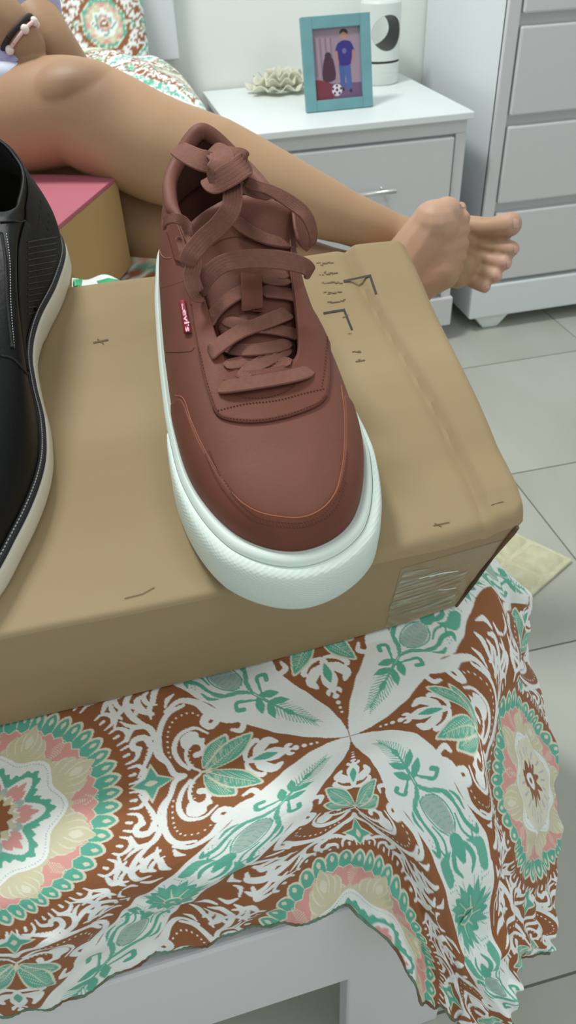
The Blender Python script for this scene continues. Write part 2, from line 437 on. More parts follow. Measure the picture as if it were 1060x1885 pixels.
for da,r0,ln,wd in ((-15,.185,.045,.016),(15,.185,.045,.016),(-10.5,.19,.075,.018),(10.5,.19,.075,.018),(-5,.20,.080,.018),(5,.20,.080,.018),(0,.20,.105,.018)):
    C.leaf(Pm(r0,a+da),Pm(r0+ln,a+da*.85),wd+.0035,CR2); C.leaf(Pm(r0,a+da),Pm(r0+ln,a+da*.85),wd-.001,CR)
C.leaf(Pm(.225,a),Pm(.268,a),.012,CR2)
fill(rr-(.208+.010*np.cos(np.radians(th*16))),CR)
fill(rr-(.192+.014*np.cos(np.radians(th*8))),WH)
for k in range(0,24):
    a=k*2.25; C.dot(*Pm(.180+.014*math.cos(math.radians(a*8)),a),.0020,GY)
pet=.150+.020*np.cos(np.radians(th*8))+.006*np.cos(np.radians(th*40))
fill(rr-pet,TE); fill(rr-(.122+.026*np.cos(np.radians(th*8))),WH)
for k in (0,1):
    a=45*k
    for da in (-9,0,9):
        C.leaf(Pm(.07,a+da*1.2),Pm(.132-abs(da)*.002,a+da*.9),.010,PK)
    a=22.5+45*k; C.leaf(Pm(.06,a),Pm(.10,a),.012,GY)
fill(rr-(.072+.008*np.cos(np.radians(th*16))),CR)
fill(rr-(.056+.007*np.cos(np.radians(th*12))),BR); fill(rr-.026,WH); fill(rr-.010,CR)
# white diagonal band with sea green flowers
A=(X+Y)/math.sqrt(2); Bq=np.abs(X-Y)/math.sqrt(2)
tt=np.array([0,.06,.15,.25,.35,.45,.58,.72]); ww=np.array([0,.045,.078,.095,.102,.104,.10,.098])
fill(Bq-np.interp(A,tt,ww)-.002*np.sin(A*70),WH)
def Pd(t,b): return ((t-b)/math.sqrt(2),(t+b)/math.sqrt(2)) if False else ((t+b)/math.sqrt(2),(t-b)/math.sqrt(2))
# b>0 lies inside the triangle; mirrored by the fold
S([Pd(.12,0),Pd(.20,.0),Pd(.36,.004)],[.0015,.003,.003],TE)
for t in np.arange(.125,.26,.011):
    C.seg(Pd(t+.01,0),Pd(t-.022,.010+(t-.12)*.22),.0018,.0010,TE)
for t,l in ((.262,.040),(.300,.046)):
    C.leaf(Pd(t+.022,.002),Pd(t-.024,l),.013,TE,None)
C.poly([Pd(.535,.03),Pd(.56,.05),Pd(.60,.05),Pd(.615,.075),Pd(.585,.085),Pd(.55,.078)],TE2,3)
S([Pd(.415,.075),Pd(.44,.088),Pd(.47,.084)],[.003,.007,.003],TE)
C.poly([Pd(.505,.0),Pd(.52,.02),Pd(.55,.018),Pd(.575,.0)],TE,3)
C.leaf(Pd(.235,0),Pd(.19,0),.009,TE)
S([Pd(.30,.0),Pd(.335,.03),Pd(.36,.055),Pd(.345,.075),Pd(.33,.062)],[.003,.005,.007,.009,.008],TE)
S([Pd(.34,.0),Pd(.375,.02),Pd(.41,.06),Pd(.44,.07)],[.005,.009,.008,.004],TE2)
C.poly([Pd(.385,0),Pd(.40,.025),Pd(.43,.035),Pd(.47,.03),Pd(.50,.012),Pd(.50,0),Pd(.44,-.01)],GY,3)
S([Pd(.385,.005),Pd(.40,.028),Pd(.44,.04),Pd(.48,.032),Pd(.505,.012)],.0026,TE)
for k in range(6): C.seg(Pd(.40+.016*k,.006),Pd(.405+.016*k,.026),.0011,.0011,TE2)
S([Pd(.40,.05),Pd(.45,.066),Pd(.50,.06),Pd(.535,.075),Pd(.52,.088)],[.003,.006,.008,.009,.004],TE)
S([Pd(.47,.045),Pd(.51,.035),Pd(.54,.05),Pd(.525,.062)],[.003,.004,.004,.003],TE)
S([Pd(.52,.0),Pd(.545,.024),Pd(.575,.034),Pd(.60,.018)],[.003,.009,.009,.004],TE)
for i in range(6):
    for j in range(4):
        t=.46+.014*i+.007*(j%2); b=.074+.008*j
        if i+j>2 and b<.088: C.dot(*Pd(t,b),.0022,TE)
for i in range(5):
    for j in range(4): C.dot(*Pd(.575+.012*i,.05+.009*j),.0022,TE)
# big star flower at the middle of the band
T0=math.sqrt(.5)
for a in (0,45,90):
    d=(math.cos(math.radians(a)),math.sin(math.radians(a)))
    C.leaf(Pd(T0-.012*d[0],.012*d[1]),Pd(T0-.085*d[0],.085*d[1]),.019,TE)
    C.seg(Pd(T0-.02*d[0],.02*d[1]),Pd(T0-.06*d[0],.06*d[1]),.0026,.001,CR2)
for a in (22,68):
    d=(math.cos(math.radians(a)),math.sin(math.radians(a)))
    C.leaf(Pd(T0-.03*d[0],.03*d[1]),Pd(T0-.095*d[0],.095*d[1]),.011,TE2)
    for q in (-9,0,9):
        d2=(math.cos(math.radians(a+q)),math.sin(math.radians(a+q))); C.seg(Pd(T0-.07*d2[0],.07*d2[1]),Pd(T0-.10*d2[0],.10*d2[1]),.0013,.001,TE)
C.dot(*Pd(T0,0),.026,CR2); C.dot(*Pd(T0,0),.022,TE); C.dot(*Pd(T0,0),.008,CR2)
# thin white outline between band and wedge
IM=C.im
def east_centre(U,V,col):
    d=np.hypot(U-1,V); a=np.arctan2(V,U-1); k=PN/3.
    def put(m,c):
        al=np.clip(.5-m*k,0,1)[...,None]; return col*(1-al)+c*al
    col=put(d-.17,CR2)
    dash=np.maximum(np.maximum(.095-d,d-.135),np.abs(((a/(2*math.pi)*22)%1)-.5)*.25*1.0-.05+.02)
    col=put(dash,np.array(lin((196,190,200))))
    col=put(d-(.068+.018*np.cos(11*a)),BR); col=put(d-.028,WH); col=put(d-.010,BR*.8)
    return col
def pattern(U,V):
    """U,V in units of the star-to-medallion distance"""
    a=U+V; b=U-V
    a=np.abs(((a+1)%2)-1); b=np.abs(((b+1)%2)-1)
    hi=np.maximum(a,b); lo=np.minimum(a,b)
    x=(hi+lo)/2; y=(hi-lo)/2
    fx=(x+.02)*PN; fy=(y+.02)*PN
    i=np.clip(fy.astype(int),0,C.h-2); j=np.clip(fx.astype(int),0,C.w-2); p=(fx-j)[...,None]; q=(fy-i)[...,None]
    return (IM[i,j]*(1-p)+IM[i,j+1]*p)*(1-q)+(IM[i+1,j]*(1-p)+IM[i+1,j+1]*p)*q
def set_col(me,cols,name='Col'):
    ca=me.color_attributes.new(name,'FLOAT_COLOR','POINT')
    c=np.ones((len(me.vertices),4),np.float32); c[:,:3]=cols; ca.data.foreach_set('color',c.ravel())
def fast_grid(name,P,mat,parent=None):
    """P: (n,m,3) world grid"""
    n,m,_=P.shape; me=bpy.data.meshes.new(name)
    org=P.reshape(-1,3).mean(0)
    me.vertices.add(n*m); me.vertices.foreach_set('co',(P.reshape(-1,3)-org).astype(np.float32).ravel())
    i,j=np.meshgrid(np.arange(n-1),np.arange(m-1),indexing='ij'); a=(i*m+j).ravel()
    q=np.stack([a,a+m,a+m+1,a+1],1).astype(np.int32)
    me.loops.add(q.size); me.polygons.add(len(q)); me.loops.foreach_set('vertex_index',q.ravel())
    me.polygons.foreach_set('loop_start',np.arange(0,q.size,4,dtype=np.int32))
    me.update(calc_edges=True); me.polygons.foreach_set('use_smooth',np.ones(len(q),bool)); me.materials.append(mat)
    o=bpy.data.objects.new(name,me); COL.objects.link(o); o.location=org
    if parent is not None: o.parent=parent; o.location=Vector(org)-gloc(parent)
    return o
# ------------------------------------------------------------------ bedspread
RS=.196; XS,YS=.078,.237
ctrl=[]   # (u,v, X,Y,Z)
def cz(u,v,px,py,z): ctrl.append((u,v,*atz(px,py,z)))
def flat(u,v):
    y=YS-v*RS; ctrl.append((u,v,XS+u*RS,y,float(topz(y))))
for u in (-1.7,-1.3,-1,-.7,-.35): 
    for v in (-2,-1.6,-1.2,-.8,-.4,0): flat(u,v)
for u in (-1.7,-1.3,-1.,-.8): flat(u,.18)
for v in (-2,-1.6,-1.2,-.8,-.4,0): flat(0,v)
for v in (-2,-1.6,-1.2,-.8,-.4): flat(.3,v)
flat(.22,-.1); flat(.36,.0); flat(.35,-.2); flat(.5,-.45); flat(.55,-.9); flat(.55,-1.4); flat(.55,-2)
cz(.62,-.44,910,1090,.376)
# foot side hang
cz(-1.0,.35,20,1700,.368); cz(-.84,.30,98,1655,.374); cz(-.5,.5,316,1657,.350); cz(-.27,.27,495,1505,.375)
cz(-1.3,.85,-170,1905,.282); cz(-1.0,.85,40,1858,.284); cz(-.85,.85,130,1840,.286); cz(-.7,.85,252,1776,.290); cz(-.45,.85,400,1722,.294); cz(-.2,.85,535,1688,.296); cz(0,.85,640,1668,.298)
cz(-1.0,.6,30,1785,.335); cz(-.7,.65,235,1712,.33); cz(-.35,.65,440,1650,.335)
cz(0,.25,650,1425,.377); cz(0,.38,655,1478,.370); cz(0,.55,660,1535,.350); cz(0,.66,663,1566,.338); cz(-.2,.55,560,1560,.35)
# corner fin
cz(.25,.25,770,1450,.366); cz(.18,.48,735,1540,.345); cz(.17,.33,716,1463,.366)
cz(.25,.42,766,1536,.350); cz(.34,.52,806,1636,.318); cz(.5,.5,874,1700,.295)
cz(.5,.68,857,1787,.272); cz(.63,.80,896,1840,.250); cz(.75,.93,936,1885,.232)
cz(.41,.25,864,1484,.352); cz(.47,.32,897,1534,.335); cz(.54,.39,910,1627,.312); cz(.64,.50,922,1736,.285); cz(.76,.64,927,1798,.268); cz(.35,.22,830,1440,.366)
cz(.2,.66,742,1600,.315); cz(.22,.8,752,1690,.285); cz(.12,.82,712,1668,.29); cz(.35,.95,800,1780,.255); cz(.10,.97,735,1745,.27)
cz(.07,1.1,722,1825,.250); cz(.25,1.1,775,1845,.24); cz(.42,1.1,830,1885,.228); cz(.6,1.1,885,1925,.215)
# right side hang
cz(.5,.0,893,1405,.368); cz(.48,-.2,900,1265,.373); cz(.5,.14,900,1470,.355)
cz(.66,0,908,1410,.335); cz(.66,.2,914,1520,.325); cz(.7,-.25,925,1255,.345); cz(.72,-.45,935,1160,.348)
cz(1,0,985,1440,.285); cz(1,-.34,962,1290,.290); cz(.85,-.6,945,1150,.30); cz(.83,.2,945,1540,.300); cz(.78,.42,932,1650,.292)
cz(1.2,0,1028,1480,.235); cz(1.2,-.34,1000,1320,.235); cz(1.1,-.6,965,1205,.24); cz(1.25,.3,1030,1600,.225); cz(1.0,.34,985,1620,.262); cz(.95,.62,950,1755,.250); cz(1.2,.55,1015,1715,.228); cz(.80,.80,931,1822,.252); cz(1.0,.85,940,1785,.232); cz(1.2,.8,998,1750,.222)
cz(.8,-1,925,1040,.3); cz(1.1,-1,950,1080,.22)
for v in (-1.4,-2): ctrl.append((.8,v,.215,YS-v*RS,.33)); ctrl.append((1.15,v,.225,YS-v*RS,.22))
ctrl=np.array(ctrl); uv=ctrl[:,:2]
def tps(r): return np.where(r>1e-9,r*r*np.log(r+1e-12),0)
K=tps(np.hypot(uv[:,None,0]-uv[None,:,0],uv[:,None,1]-uv[None,:,1]))+np.eye(len(uv))*.0015
P_=np.column_stack([np.ones(len(uv)),uv]); n=len(uv)
A_=np.zeros((n+3,n+3)); A_[:n,:n]=K; A_[:n,n:]=P_; A_[n:,:n]=P_.T
wts=np.linalg.solve(A_,np.vstack([ctrl[:,2:],np.zeros((3,3))]))
def surf(U,V):
    u=U.ravel();v=V.ravel(); out=np.empty((len(u),3))
    for k in range(0,len(u),40000):
        uu=u[k:k+40000];vv=v[k:k+40000]
        out[k:k+40000]=tps(np.hypot(uu[:,None]-uv[None,:,0],vv[:,None]-uv[None,:,1]))@wts[:n]+wts[n]+uu[:,None]*wts[n+1]+vv[:,None]*wts[n+2]
    return out.reshape(*U.shape,3)
du=.0030
ul=np.concatenate([np.arange(-3.6,-1.35,.05),np.arange(-1.35,1.24,du)])
vl=np.concatenate([np.arange(-2.1,-.78,.012),np.arange(-.78,1.10,du)])
Vg,Ug=np.meshgrid(vl,ul,indexing='ij')
Uc=np.maximum(Ug,-1.6)
hem=np.interp(Ug,[-3.6,.0,.12,.25,.7,.9,1.3],[.85,.85,1.02,1.10,1.06,.84,.82])+.006*np.sin(Ug*60)
# squeeze rows so that the last rows follow the hem
vmax=vl[-1]; f=np.clip((Vg-.3)/(vmax-.3),0,1); Vh=np.where(Vg>.3,.3+f*(hem-.3),Vg)
Vc=np.maximum(Vh,-2.0)
PS=surf(Uc,Vc)
PS[...,0]+=(Ug-Uc)*RS; PS[...,1]-=(Vh-Vc)*RS
# keep the flat part flat
onflat=np.clip((-.02-Vh)/.12,0,1)*np.clip((.42-Ug)/.1,0,1)
PS[...,2]=PS[...,2]*(1-onflat)+topz(PS[...,1])*onflat
rng2=np.random.default_rng(3)
def wob(U,V,amps):
    z=np.zeros_like(U)
    for a,s in amps:
        for _ in range(5):
            th_=rng2.uniform(0,math.pi); ph=rng2.uniform(0,6.28); z+=a/2.2*np.sin((U*math.cos(th_)+V*math.sin(th_))*s+ph)
    return z
wz=wob(Ug,Vh,[(.0016,9),(.0008,24)])
hang=np.clip((np.maximum(Vh-.3,Ug-.55))/.2,0,1)
wh=wob(Ug,Vh,[(.0035,11),(.0022,26),(.001,60)])*hang
PS[...,2]+=wz*(1-hang)*.8+.4*wh; PS[...,1]-=wh; PS[...,0]+=wh*.6*(Ug>.5)
# crumpled cloth behind the boxes
back=np.clip((-1.72-Vh)/.12,0,1); PS[...,2]+=back*(.004+wob(Ug,Vh,[(.006,16),(.003,40)]))
PS[...,2]=np.where(onflat>.9,np.maximum(PS[...,2],topz(PS[...,1])-.002),PS[...,2])
cloth=fast_grid('bedspread',PS,M_print)
set_col(cloth.data,east_centre(Ug,Vh,pattern(Ug,Vh)).reshape(-1,3))
tag(cloth,'thin bedspread printed with brown, green and pink mandalas, hanging over the bed corner','bedspread')
hl=PS[-1]; hb_=np.array([hl[i]+[0,0,.0005*math.sin(i*.9)] for i in range(0,len(hl),3)])
tube('hem',hb_,.0009+.0002*np.sin(np.arange(len(hb_))*.8),mat('hem_thread',(120,82,56),.8,(96,150,130),60),cloth,6)
# remaining top of the bed
yb=np.linspace(YS+2.1*RS-.002,1.66,120); xb=np.linspace(-1.1,.2,150); XB,YB=np.meshgrid(xb,yb)
ZB=topz(YB)+.003+.5*wob(XB*5,YB*5,[(.006,5),(.003,14)]); ZB-=.12*np.clip((XB-.165)/.035,0,1)**2
PB=np.stack([XB,YB,ZB],-1)
sheet=fast_grid('bed_sheet',PB,M_print); set_col(sheet.data,pattern((XB-XS)/RS,-(YB-YS)/RS).reshape(-1,3))
tag(sheet,'rumpled patterned bed sheet under the crossed legs, behind the cardboard boxes','bed sheet')

# ================================================================== CARDBOARD BOX
AL=math.radians(13); HB=.0913
bn=np.array([0,-math.sin(AL),math.cos(AL)]); by=np.array([0,math.cos(AL),math.sin(AL)]); bx=np.array([1.,0,0])
BO=np.array([0,.2975,MZ+.0025])+bn*HB
def BP(x,y,w=0): return BO+bx*x+by*y+bn*w
def T(px,py,h=0):
    r=ray(px,py); t=((BO-CAM)@bn+h)/(r@bn); return CAM+r*t
def Txy(px,py,h=0):
    p=T(px,py,h)-BO; return p@bx,p@by
cbox=empty('cardboard_box',tuple(BP(0,.14,-HB)),'brown corrugated cardboard box under the two shoes, taped at its front right corner','box')
X0=-.30; DY=.282
def rx(y): # right edge of the top
    return np.interp(y,[0,.02,.1,.2,.24,.282],[.196,.199,.2045,.209,.212,.214])
def fy(x): return np.interp(x,[-.3,.05,.1,.15,.19,.2],[0,0,.002,.005,.010,.016])
nx,ny=150,110
V=[]
for j in range(ny+1):
    for i in range(nx+1):
        s=i/nx; t=j/ny; t=t*.35+.65*t*t if t<.5 else t+ (t-1)*(-.0)
        t=(j/ny)**1.25; s=1-(1-i/nx)**1.2
        y=DY*t; x=X0+(rx(y)-X0)*s; y=fy(x)*(1-t)+(DY-.003*math.sin(s*3))*t
        cre=.174+.004*math.sin(y*20)
        z=0
        z+=.0034/(1+math.exp(-(x-cre)/.0012))*min(1,max(0,(y-.012)/.02))    # right hand flap lies proud
        z-=.0026*math.exp(-((x-cre+.003)/.004)**2)
        e=rx(y)-x; z-=.0035*max(0,1-e/.007)**2
        rr_=.003+.005*min(1,max(0,(x-.06)/.08)); ee=y-fy(x); z-=rr_*.8*max(0,1-ee/rr_)**2
        z+=.0008*math.sin(x*22+1)*math.sin(y*17)+.0004*math.sin(x*70+y*50)
        z-=.0012*math.exp(-((y-.045-.1*x)/.012)**2)*(x>.08)
        ec=DY-y; z-=.003*max(0,1-ec/.006)**2
        V.append(BP(x,y,z))
F=grid_faces(ny+1,nx+1); F=[f[::-1] for f in F]
per=[i for i in range(nx+1)]+[j*(nx+1)+nx for j in range(1,ny+1)]+[ny*(nx+1)+i for i in range(nx-1,-1,-1)]+[j*(nx+1) for j in range(ny-1,0,-1)]
def bottom(p):
    q=p-BO; x,y=q@bx,q@by
    xr=.179+.012*y/.28
    s=(x-X0)/(rx(y)-X0); t=np.clip(y/DY,0,1)
    return BP(X0+(xr-X0)*min(1,s),(.0005+.003*math.sin(9*x))*(1-t)+DY*t,-HB)
base=len(V); np_=len(per); L=9
for k in range(1,L):
    for q in per:
        a=V[q]; b=bottom(V[q]); t=(k/(L-1))**1.8; p=a*(1-t)+b*t
        p=p+by*(-.0015*math.sin(t*3.14)*math.sin((a@bx)*14+1)) if True else p
        V.append(p)
def rid(k,i): return per[i%np_] if k==0 else base+(k-1)*np_+i%np_
for k in range(L-1):
    for i in range(np_): F.append((rid(k,i),rid(k+1,i),rid(k+1,i+1),rid(k,i+1)))
F.append(tuple(rid(L-1,i) for i in range(np_)))
body=mk('box_body',V,F,M_card,cbox)
body.data.set_sharp_from_angle(angle=.55)
B_box=bvh_of(body)
# torn corrugated edge down the front right corner
ci_=max(range(np_),key=lambda i:(V[per[i]]-BO)@bx-((V[per[i]]-BO)@by)*3)
pts=[np.array(V[rid(k,ci_)])+np.array([.0006,-.0006,0]) for k in range(L)]
tube('torn_edge',cr(pts,4),np.interp(np.arange((L-1)*4+1),[0,8,18,26,32],[.0014,.0019,.0010,.0016,.0010]),M_cardedge,cbox,6)
# front tape and residue
def patch(name,pxs,mat,par,bv,lift,nu=10,nv=6,thick=.0):
    a,b,c,d=[np.array(p,float) for p in pxs]; V=[]
    for i in range(nv+1):
        for j in range(nu+1):
            s=j/nu;t=i/nv; p=(a*(1-s)+b*s)*(1-t)+(d*(1-s)+c*s)*t
            h,nn=hit(bv,*p,lift); V.append(h if h is not None else V[-1])
    return mk(name,V,grid_faces(nv+1,nu+1),mat,par)
patch('packing_tape',[(738,1046),(936,990),(866,1130),(706,1165)],M_tape,cbox,B_box,.0005,24,10)
def rag(pl): return pl
patch('torn_tape_residue',[(742,1050),(866,1036),(822,1122),(708,1139)],M_taperes,cbox,B_box,.0008,24,12)
# wrinkle glints of the tape: highlights laid on as thin white tubes
multi('tape_wrinkle_glint',[tube_vf(cr([hit(B_box,*q,.0008)[0] for q in Q],4),.0003,5) for Q in ([(770,1063),(800,1056),(842,1049)],[(805,1084),(822,1083),(838,1080)],[(790,1060),(812,1053),(836,1050)])],M_rub,cbox)
# printed corner marks and half rubbed text on the lid
def mark(pxs,wpx=3.0):
    out=[]
    for a,b in zip(pxs[:-1],pxs[1:]):
        a=np.array(a,float);b=np.array(b,float);d=unit(b-a);n_=np.array([-d[1],d[0]])*wpx/2
        a=a-d*wpx/2; b=b+d*wpx/2
        hs=[hit(B_box,*q,.0004)[0] for q in (a-n_,b-n_,b+n_,a+n_)]
        if all(h is not None for h in hs): out.append((hs,[(0,1,2,3)]))
    return out
mk_=mark([(634,518),(681,508),(692,540)],4)+mark([(597,577),(633,571),(647,606)],4)
[multi('printed_corner_mark',mk_[i:i+2],M_ink,cbox,False) for i in (0,2)]
sm_=[]
rr2=random.Random(5)
for (x,y,wd,n_) in [(583,468,22,5),(584,487,28,6),(588,505,30,7),(592,522,36,8),(596,540,34,7),(602,556,34,7),(632,584,14,2),(650,650,18,4),(655,664,12,3),(643,616,6,1),(560,452,16,3)]:
    for k in range(n_):
        xx=x+wd*k/max(1,n_)+rr2.uniform(-2,2); yy=y-2*k/n_+rr2.uniform(-2,2)
        sm_+=mark([(xx,yy),(xx+rr2.uniform(2,8),yy+rr2.uniform(-2,1))],rr2.uniform(.8,2.2))
tag(multi('rubbed_print',sm_,M_inkfaint,cbox,False),kind='stuff')
sm_=mark([(173,631),(184,629),(198,626)],3)+mark([(180,625),(190,633)],2.0)+mark([(798,968),(826,962)],1.6)+mark([(800,964),(812,970)],1.2)+mark([(230,1102),(262,1094),(284,1082)],1.4)+mark([(905,930),(925,924)],1.5)
tag(multi('scuff_marks',sm_,M_inkfaint,cbox,False),kind='stuff')
sm_=[]
# ================================================================== SHOES
def shoe_surface(bot,top,ctl,nj,ns):
    """bot,top: closed station loops (x,y,w); ctl: per station (rise,pull,wctl)"""
    b=cr(bot,ns,True); t=cr(top,ns,True); c=cr(ctl,ns,True)
    n=len(b); G=np.zeros((n,nj,3))
    for j in range(nj):
        s=j/(nj-1)
        p1=b.copy(); p1[:,2]+=c[:,0]
        dxy=b[:,:2]-t[:,:2]; p1[:,:2]+=dxy*c[:,3:4]
        p2=t.copy(); p2[:,:2]+=dxy*c[:,1:2]; p2[:,2]=c[:,2]
        G[:,j]=(1-s)**3*b+3*(1-s)**2*s*p1+3*(1-s)*s*s*p2+s**3*t
    return G
def place(G,fn): 
    s=G.shape; q=G.reshape(-1,3); return np.array([fn(*p) for p in q]).reshape(s)
def loop_obj(name,G,mat,par,thick=0,closed=True,fn=BP,sub=0):
    W_=place(G,fn); n,m,_=W_.shape
    o=mk(name,W_.reshape(-1,3),grid_faces(n,m,closed,False),mat,par)
    if thick:
        s=o.modifiers.new('s','SOLIDIFY'); s.thickness=abs(thick); s.offset=-1 if thick>0 else 1
    return o
def fix_normals_out(o):
    bm=bmesh.new(); bm.from_mesh(o.data); bmesh.ops.recalc_face_normals(bm,faces=bm.faces); bm.to_mesh(o.data); bm.free()
def ribbon(name,P,Nn,width,mat,par,thick=.0011,n=7,groove=True):
    P=np.array(P,float); Nn=np.array(Nn,float)
    Ps=cr(P,n); Ns=cr(Nn,n); wd=np.interp(np.linspace(0,1,len(Ps)),np.linspace(0,1,len(np.atleast_1d(width))),np.atleast_1d(width)) if np.ndim(width) else np.full(len(Ps),width)
    Tn=np.gradient(Ps,axis=0); V=[]
    prof=[(-.5,0),(-.48,.45)]+[(a_,.64-.5*(i_%2)) for i_,a_ in enumerate(np.linspace(-.43,.43,11))]+[(.48,.45),(.5,0),(.48,-.45),(0,-.5),(-.48,-.45)]
    L_n=len(Ps)
    for k_i,(p,t,nn,w_) in enumerate(zip(Ps,Tn,Ns,wd)):
        en=min(k_i,L_n-1-k_i); fz=min(1,.12+en*.45); w_=w_*(.45,.72,.9,1)[min(en,3)]; 
        t=unit(t); nn=unit(nn-t*(nn@t)); s=np.cross(t,nn)
        for a,b in prof: V.append(p+s*a*w_+nn*b*fz*thick*1.35)
    k=len(prof); F=grid_faces(len(Ps),k,False,True); F.append(tuple(range(k))); F.append(tuple(range((len(Ps)-1)*k,len(Ps)*k))[::-1])
    return mk(name,V,F,mat,par)
def on(bv,pts,l0):
    P=[];Nn=[]
    for q in pts:
        l=q[2] if len(q)>2 else l0
        h,nn=hit(bv,q[0],q[1],0)
        if h is None: 
            h=T(q[0],q[1],.08); nn=unit(CAM-h)
        nn=unit(nn*.6+bn*.7)
        P.append(h+unit(CAM-h)*l); Nn.append(nn)
    return P,Nn
def stitches(name,bv,pxs,mat,par,step=5.2,L=.0013,r=.00032,lift=.0003):
    P=cr(np.array(pxs,float),30); d=np.r_[0,np.cumsum(np.hypot(*np.diff(P,axis=0).T))]; parts=[]
    for s in np.arange(0,d[-1],step):
        a=np.array([np.interp(s,d,P[:,0]),np.interp(s,d,P[:,1])]); b=np.array([np.interp(s+step*.55,d,P[:,0]),np.interp(s+step*.55,d,P[:,1])])
        ha,_=hit(bv,*a,lift); hb_,_=hit(bv,*b,lift)
        if ha is not None and hb_ is not None and np.linalg.norm(ha-hb_)<.01: parts.append(tube_vf([ha,(ha+hb_)/2+bn*.0001,hb_],[r*.6,r,r*.6],5))
    if parts: return multi(name,parts,mat,par)
def seam(name,bv,pxs,mat,par,r=.0004,lift=.0001,n=10):
    P=cr(np.array(pxs,float),n); H=[hit(bv,*p,lift)[0] for p in P]; H=[h for h in H if h is not None]
    return tube(name,H,r,mat,par,6)
# ---- brown sneaker
sn=empty('sneaker',tuple(BP(.06,.14,0)),'brown leather lace-up sneaker with white rubber sole, toe over the box edge','shoe')
bot=np.array([(.060,-.0055,.031),(.034,.0095,.031),(.0175,.046,.031),(.0135,.09,.029),(.0150,.14,.027),(.0190,.19,.026),(.0245,.235,.026),(.035,.274,.027),(.066,.296,.028),
     (.094,.277,.027),(.1015,.235,.026),(.1045,.19,.026),(.1075,.14,.027),(.1105,.09,.029),(.1065,.046,.031),(.088,.0065,.031)])
top=np.array([(.0625,.086,.0680),(.052,.087,.0680),(.0445,.093,.069),(.0425,.113,.073),(.0405,.145,.080),(.0365,.192,.091),(.0335,.227,.084),(.0405,.268,.082),(.066,.290,.096),
     (.0905,.270,.082),(.0985,.229,.084),(.0985,.192,.091),(.0915,.145,.080),(.0865,.113,.073),(.0815,.093,.069),(.0735,.087,.0680)])
#           rise pull w2  bulge
ctl=np.array([(.020,.62,.058,0),(.020,.60,.060,0),(.022,.55,.064,.0),(.026,.50,.068,.0),(.030,.42,.076,.02),(.034,.30,.084,.03),(.028,.25,.074,.05),(.026,.2,.070,.15),(.024,.2,.080,.6),
     (.026,.2,.070,.15),(.028,.25,.074,.05),(.034,.30,.084,.03),(.030,.42,.076,.02),(.026,.50,.068,.0),(.022,.55,.064,.0),(.020,.60,.060,0)])
G=shoe_surface(bot,top,ctl,40,16)
Gt=G.copy()
Gt[...,2]+=.004*np.clip((.04-Gt[...,1])/.05,0,1)
def BPs(x,y,w): return BP(x,y,w)
up=loop_obj('upper',Gt,M_leather,sn); fix_normals_out(up)
s=up.modifiers.new('s','SOLIDIFY'); s.thickness=.0022; s.offset=-1
B_up=bvh_of(up)
# inner lining: inward offset copy
def offset(G,d,j0=0,j1=None):
    tn=np.gradient(G,axis=0); tn=(np.roll(G,-1,0)-np.roll(G,1,0)); tj=np.gradient(G,axis=1); nn=np.cross(tj,tn); nn/=np.linalg.norm(nn,axis=2)[...,None]+1e-9
    return G+nn*d
Nout=offset(Gt,1)-Gt
sgn=1 if Nout[8*16,20,1]>0 else -1    # heel normal must point back
Gl=offset(Gt,-.0026*sgn)
ii=np.arange(4*16+8,12*16-8)
ln=loop_obj('collar_lining',offset(Gt,-.0048*sgn)[ii][:,16:],M_lining,sn,closed=False)
# padded collar roll
ci=np.arange(5*16+4,11*16-4); Pc=place(offset(Gt,-.0016*sgn)[ci][:,-1],BP) if False else np.array([BP(*p) for p in offset(Gt,-.0028*sgn)[ci][:,-1]])
rad=np.interp(np.linspace(0,1,len(Pc)),[0,.1,.5,.9,1],[.0022,.0042,.0054,.0042,.0022])
tube('padded_collar',Pc,rad,M_leather,sn,10)
# overlays: eyestay and toe rand
def overlay(name,i_arr,ja,jb,d,mat,thick=.0012,nj=14):
    Go=offset(Gt,d*sgn); rows=[]
    for k,i in enumerate(i_arr):
        i=i%Gt.shape[0]; js=np.linspace(ja[k],jb[k],nj)*(Gt.shape[1]-1); lo=np.clip(js.astype(int),0,Gt.shape[1]-2); f=(js-lo)[:,None]
        rows.append(Go[i,lo]*(1-f)+Go[i,lo+1]*f)
    o=loop_obj(name,np.array(rows),mat,sn,closed=False); fix_normals_out(o)
    s=o.modifiers.new('s','SOLIDIFY'); s.thickness=thick; s.offset=0
    return o
N_=Gt.shape[0]
ia=np.arange(-5*16-4,5*16+5)   # left top .. throat .. right top
sidx=ia/16.
ja=np.interp(np.abs(sidx),[0,1,2,2.6,3.5,4.5,5.3],[.84,.83,.79,.74,.72,.73,.72])
def pxof(P):
    q=(np.array(P)-CAM)@M; return np.stack([W/2+FPX*q[...,0]/q[...,2],H_/2+FPX*q[...,1]/q[...,2]],-1)
JF=np.linspace(0,Gt.shape[1]-1,400); lo_=np.clip(JF.astype(int),0,Gt.shape[1]-2); fr_=(JF-lo_)[None,:,None]
PXG=pxof(place(Gt[:,lo_]*(1-fr_)+Gt[:,lo_+1]*fr_,BP))
def inside(poly,q):
    ins=np.zeros(q.shape[:-1],bool); poly=np.array(poly,float)
    for a,b in zip(poly,np.roll(poly,-1,0)):
        c=((a[1]>q[...,1])!=(b[1]>q[...,1])); ins^=c&(q[...,0]<(b[0]-a[0])*(q[...,1]-a[1])/(b[1]-a[1]+1e-12)+a[0])
    return ins
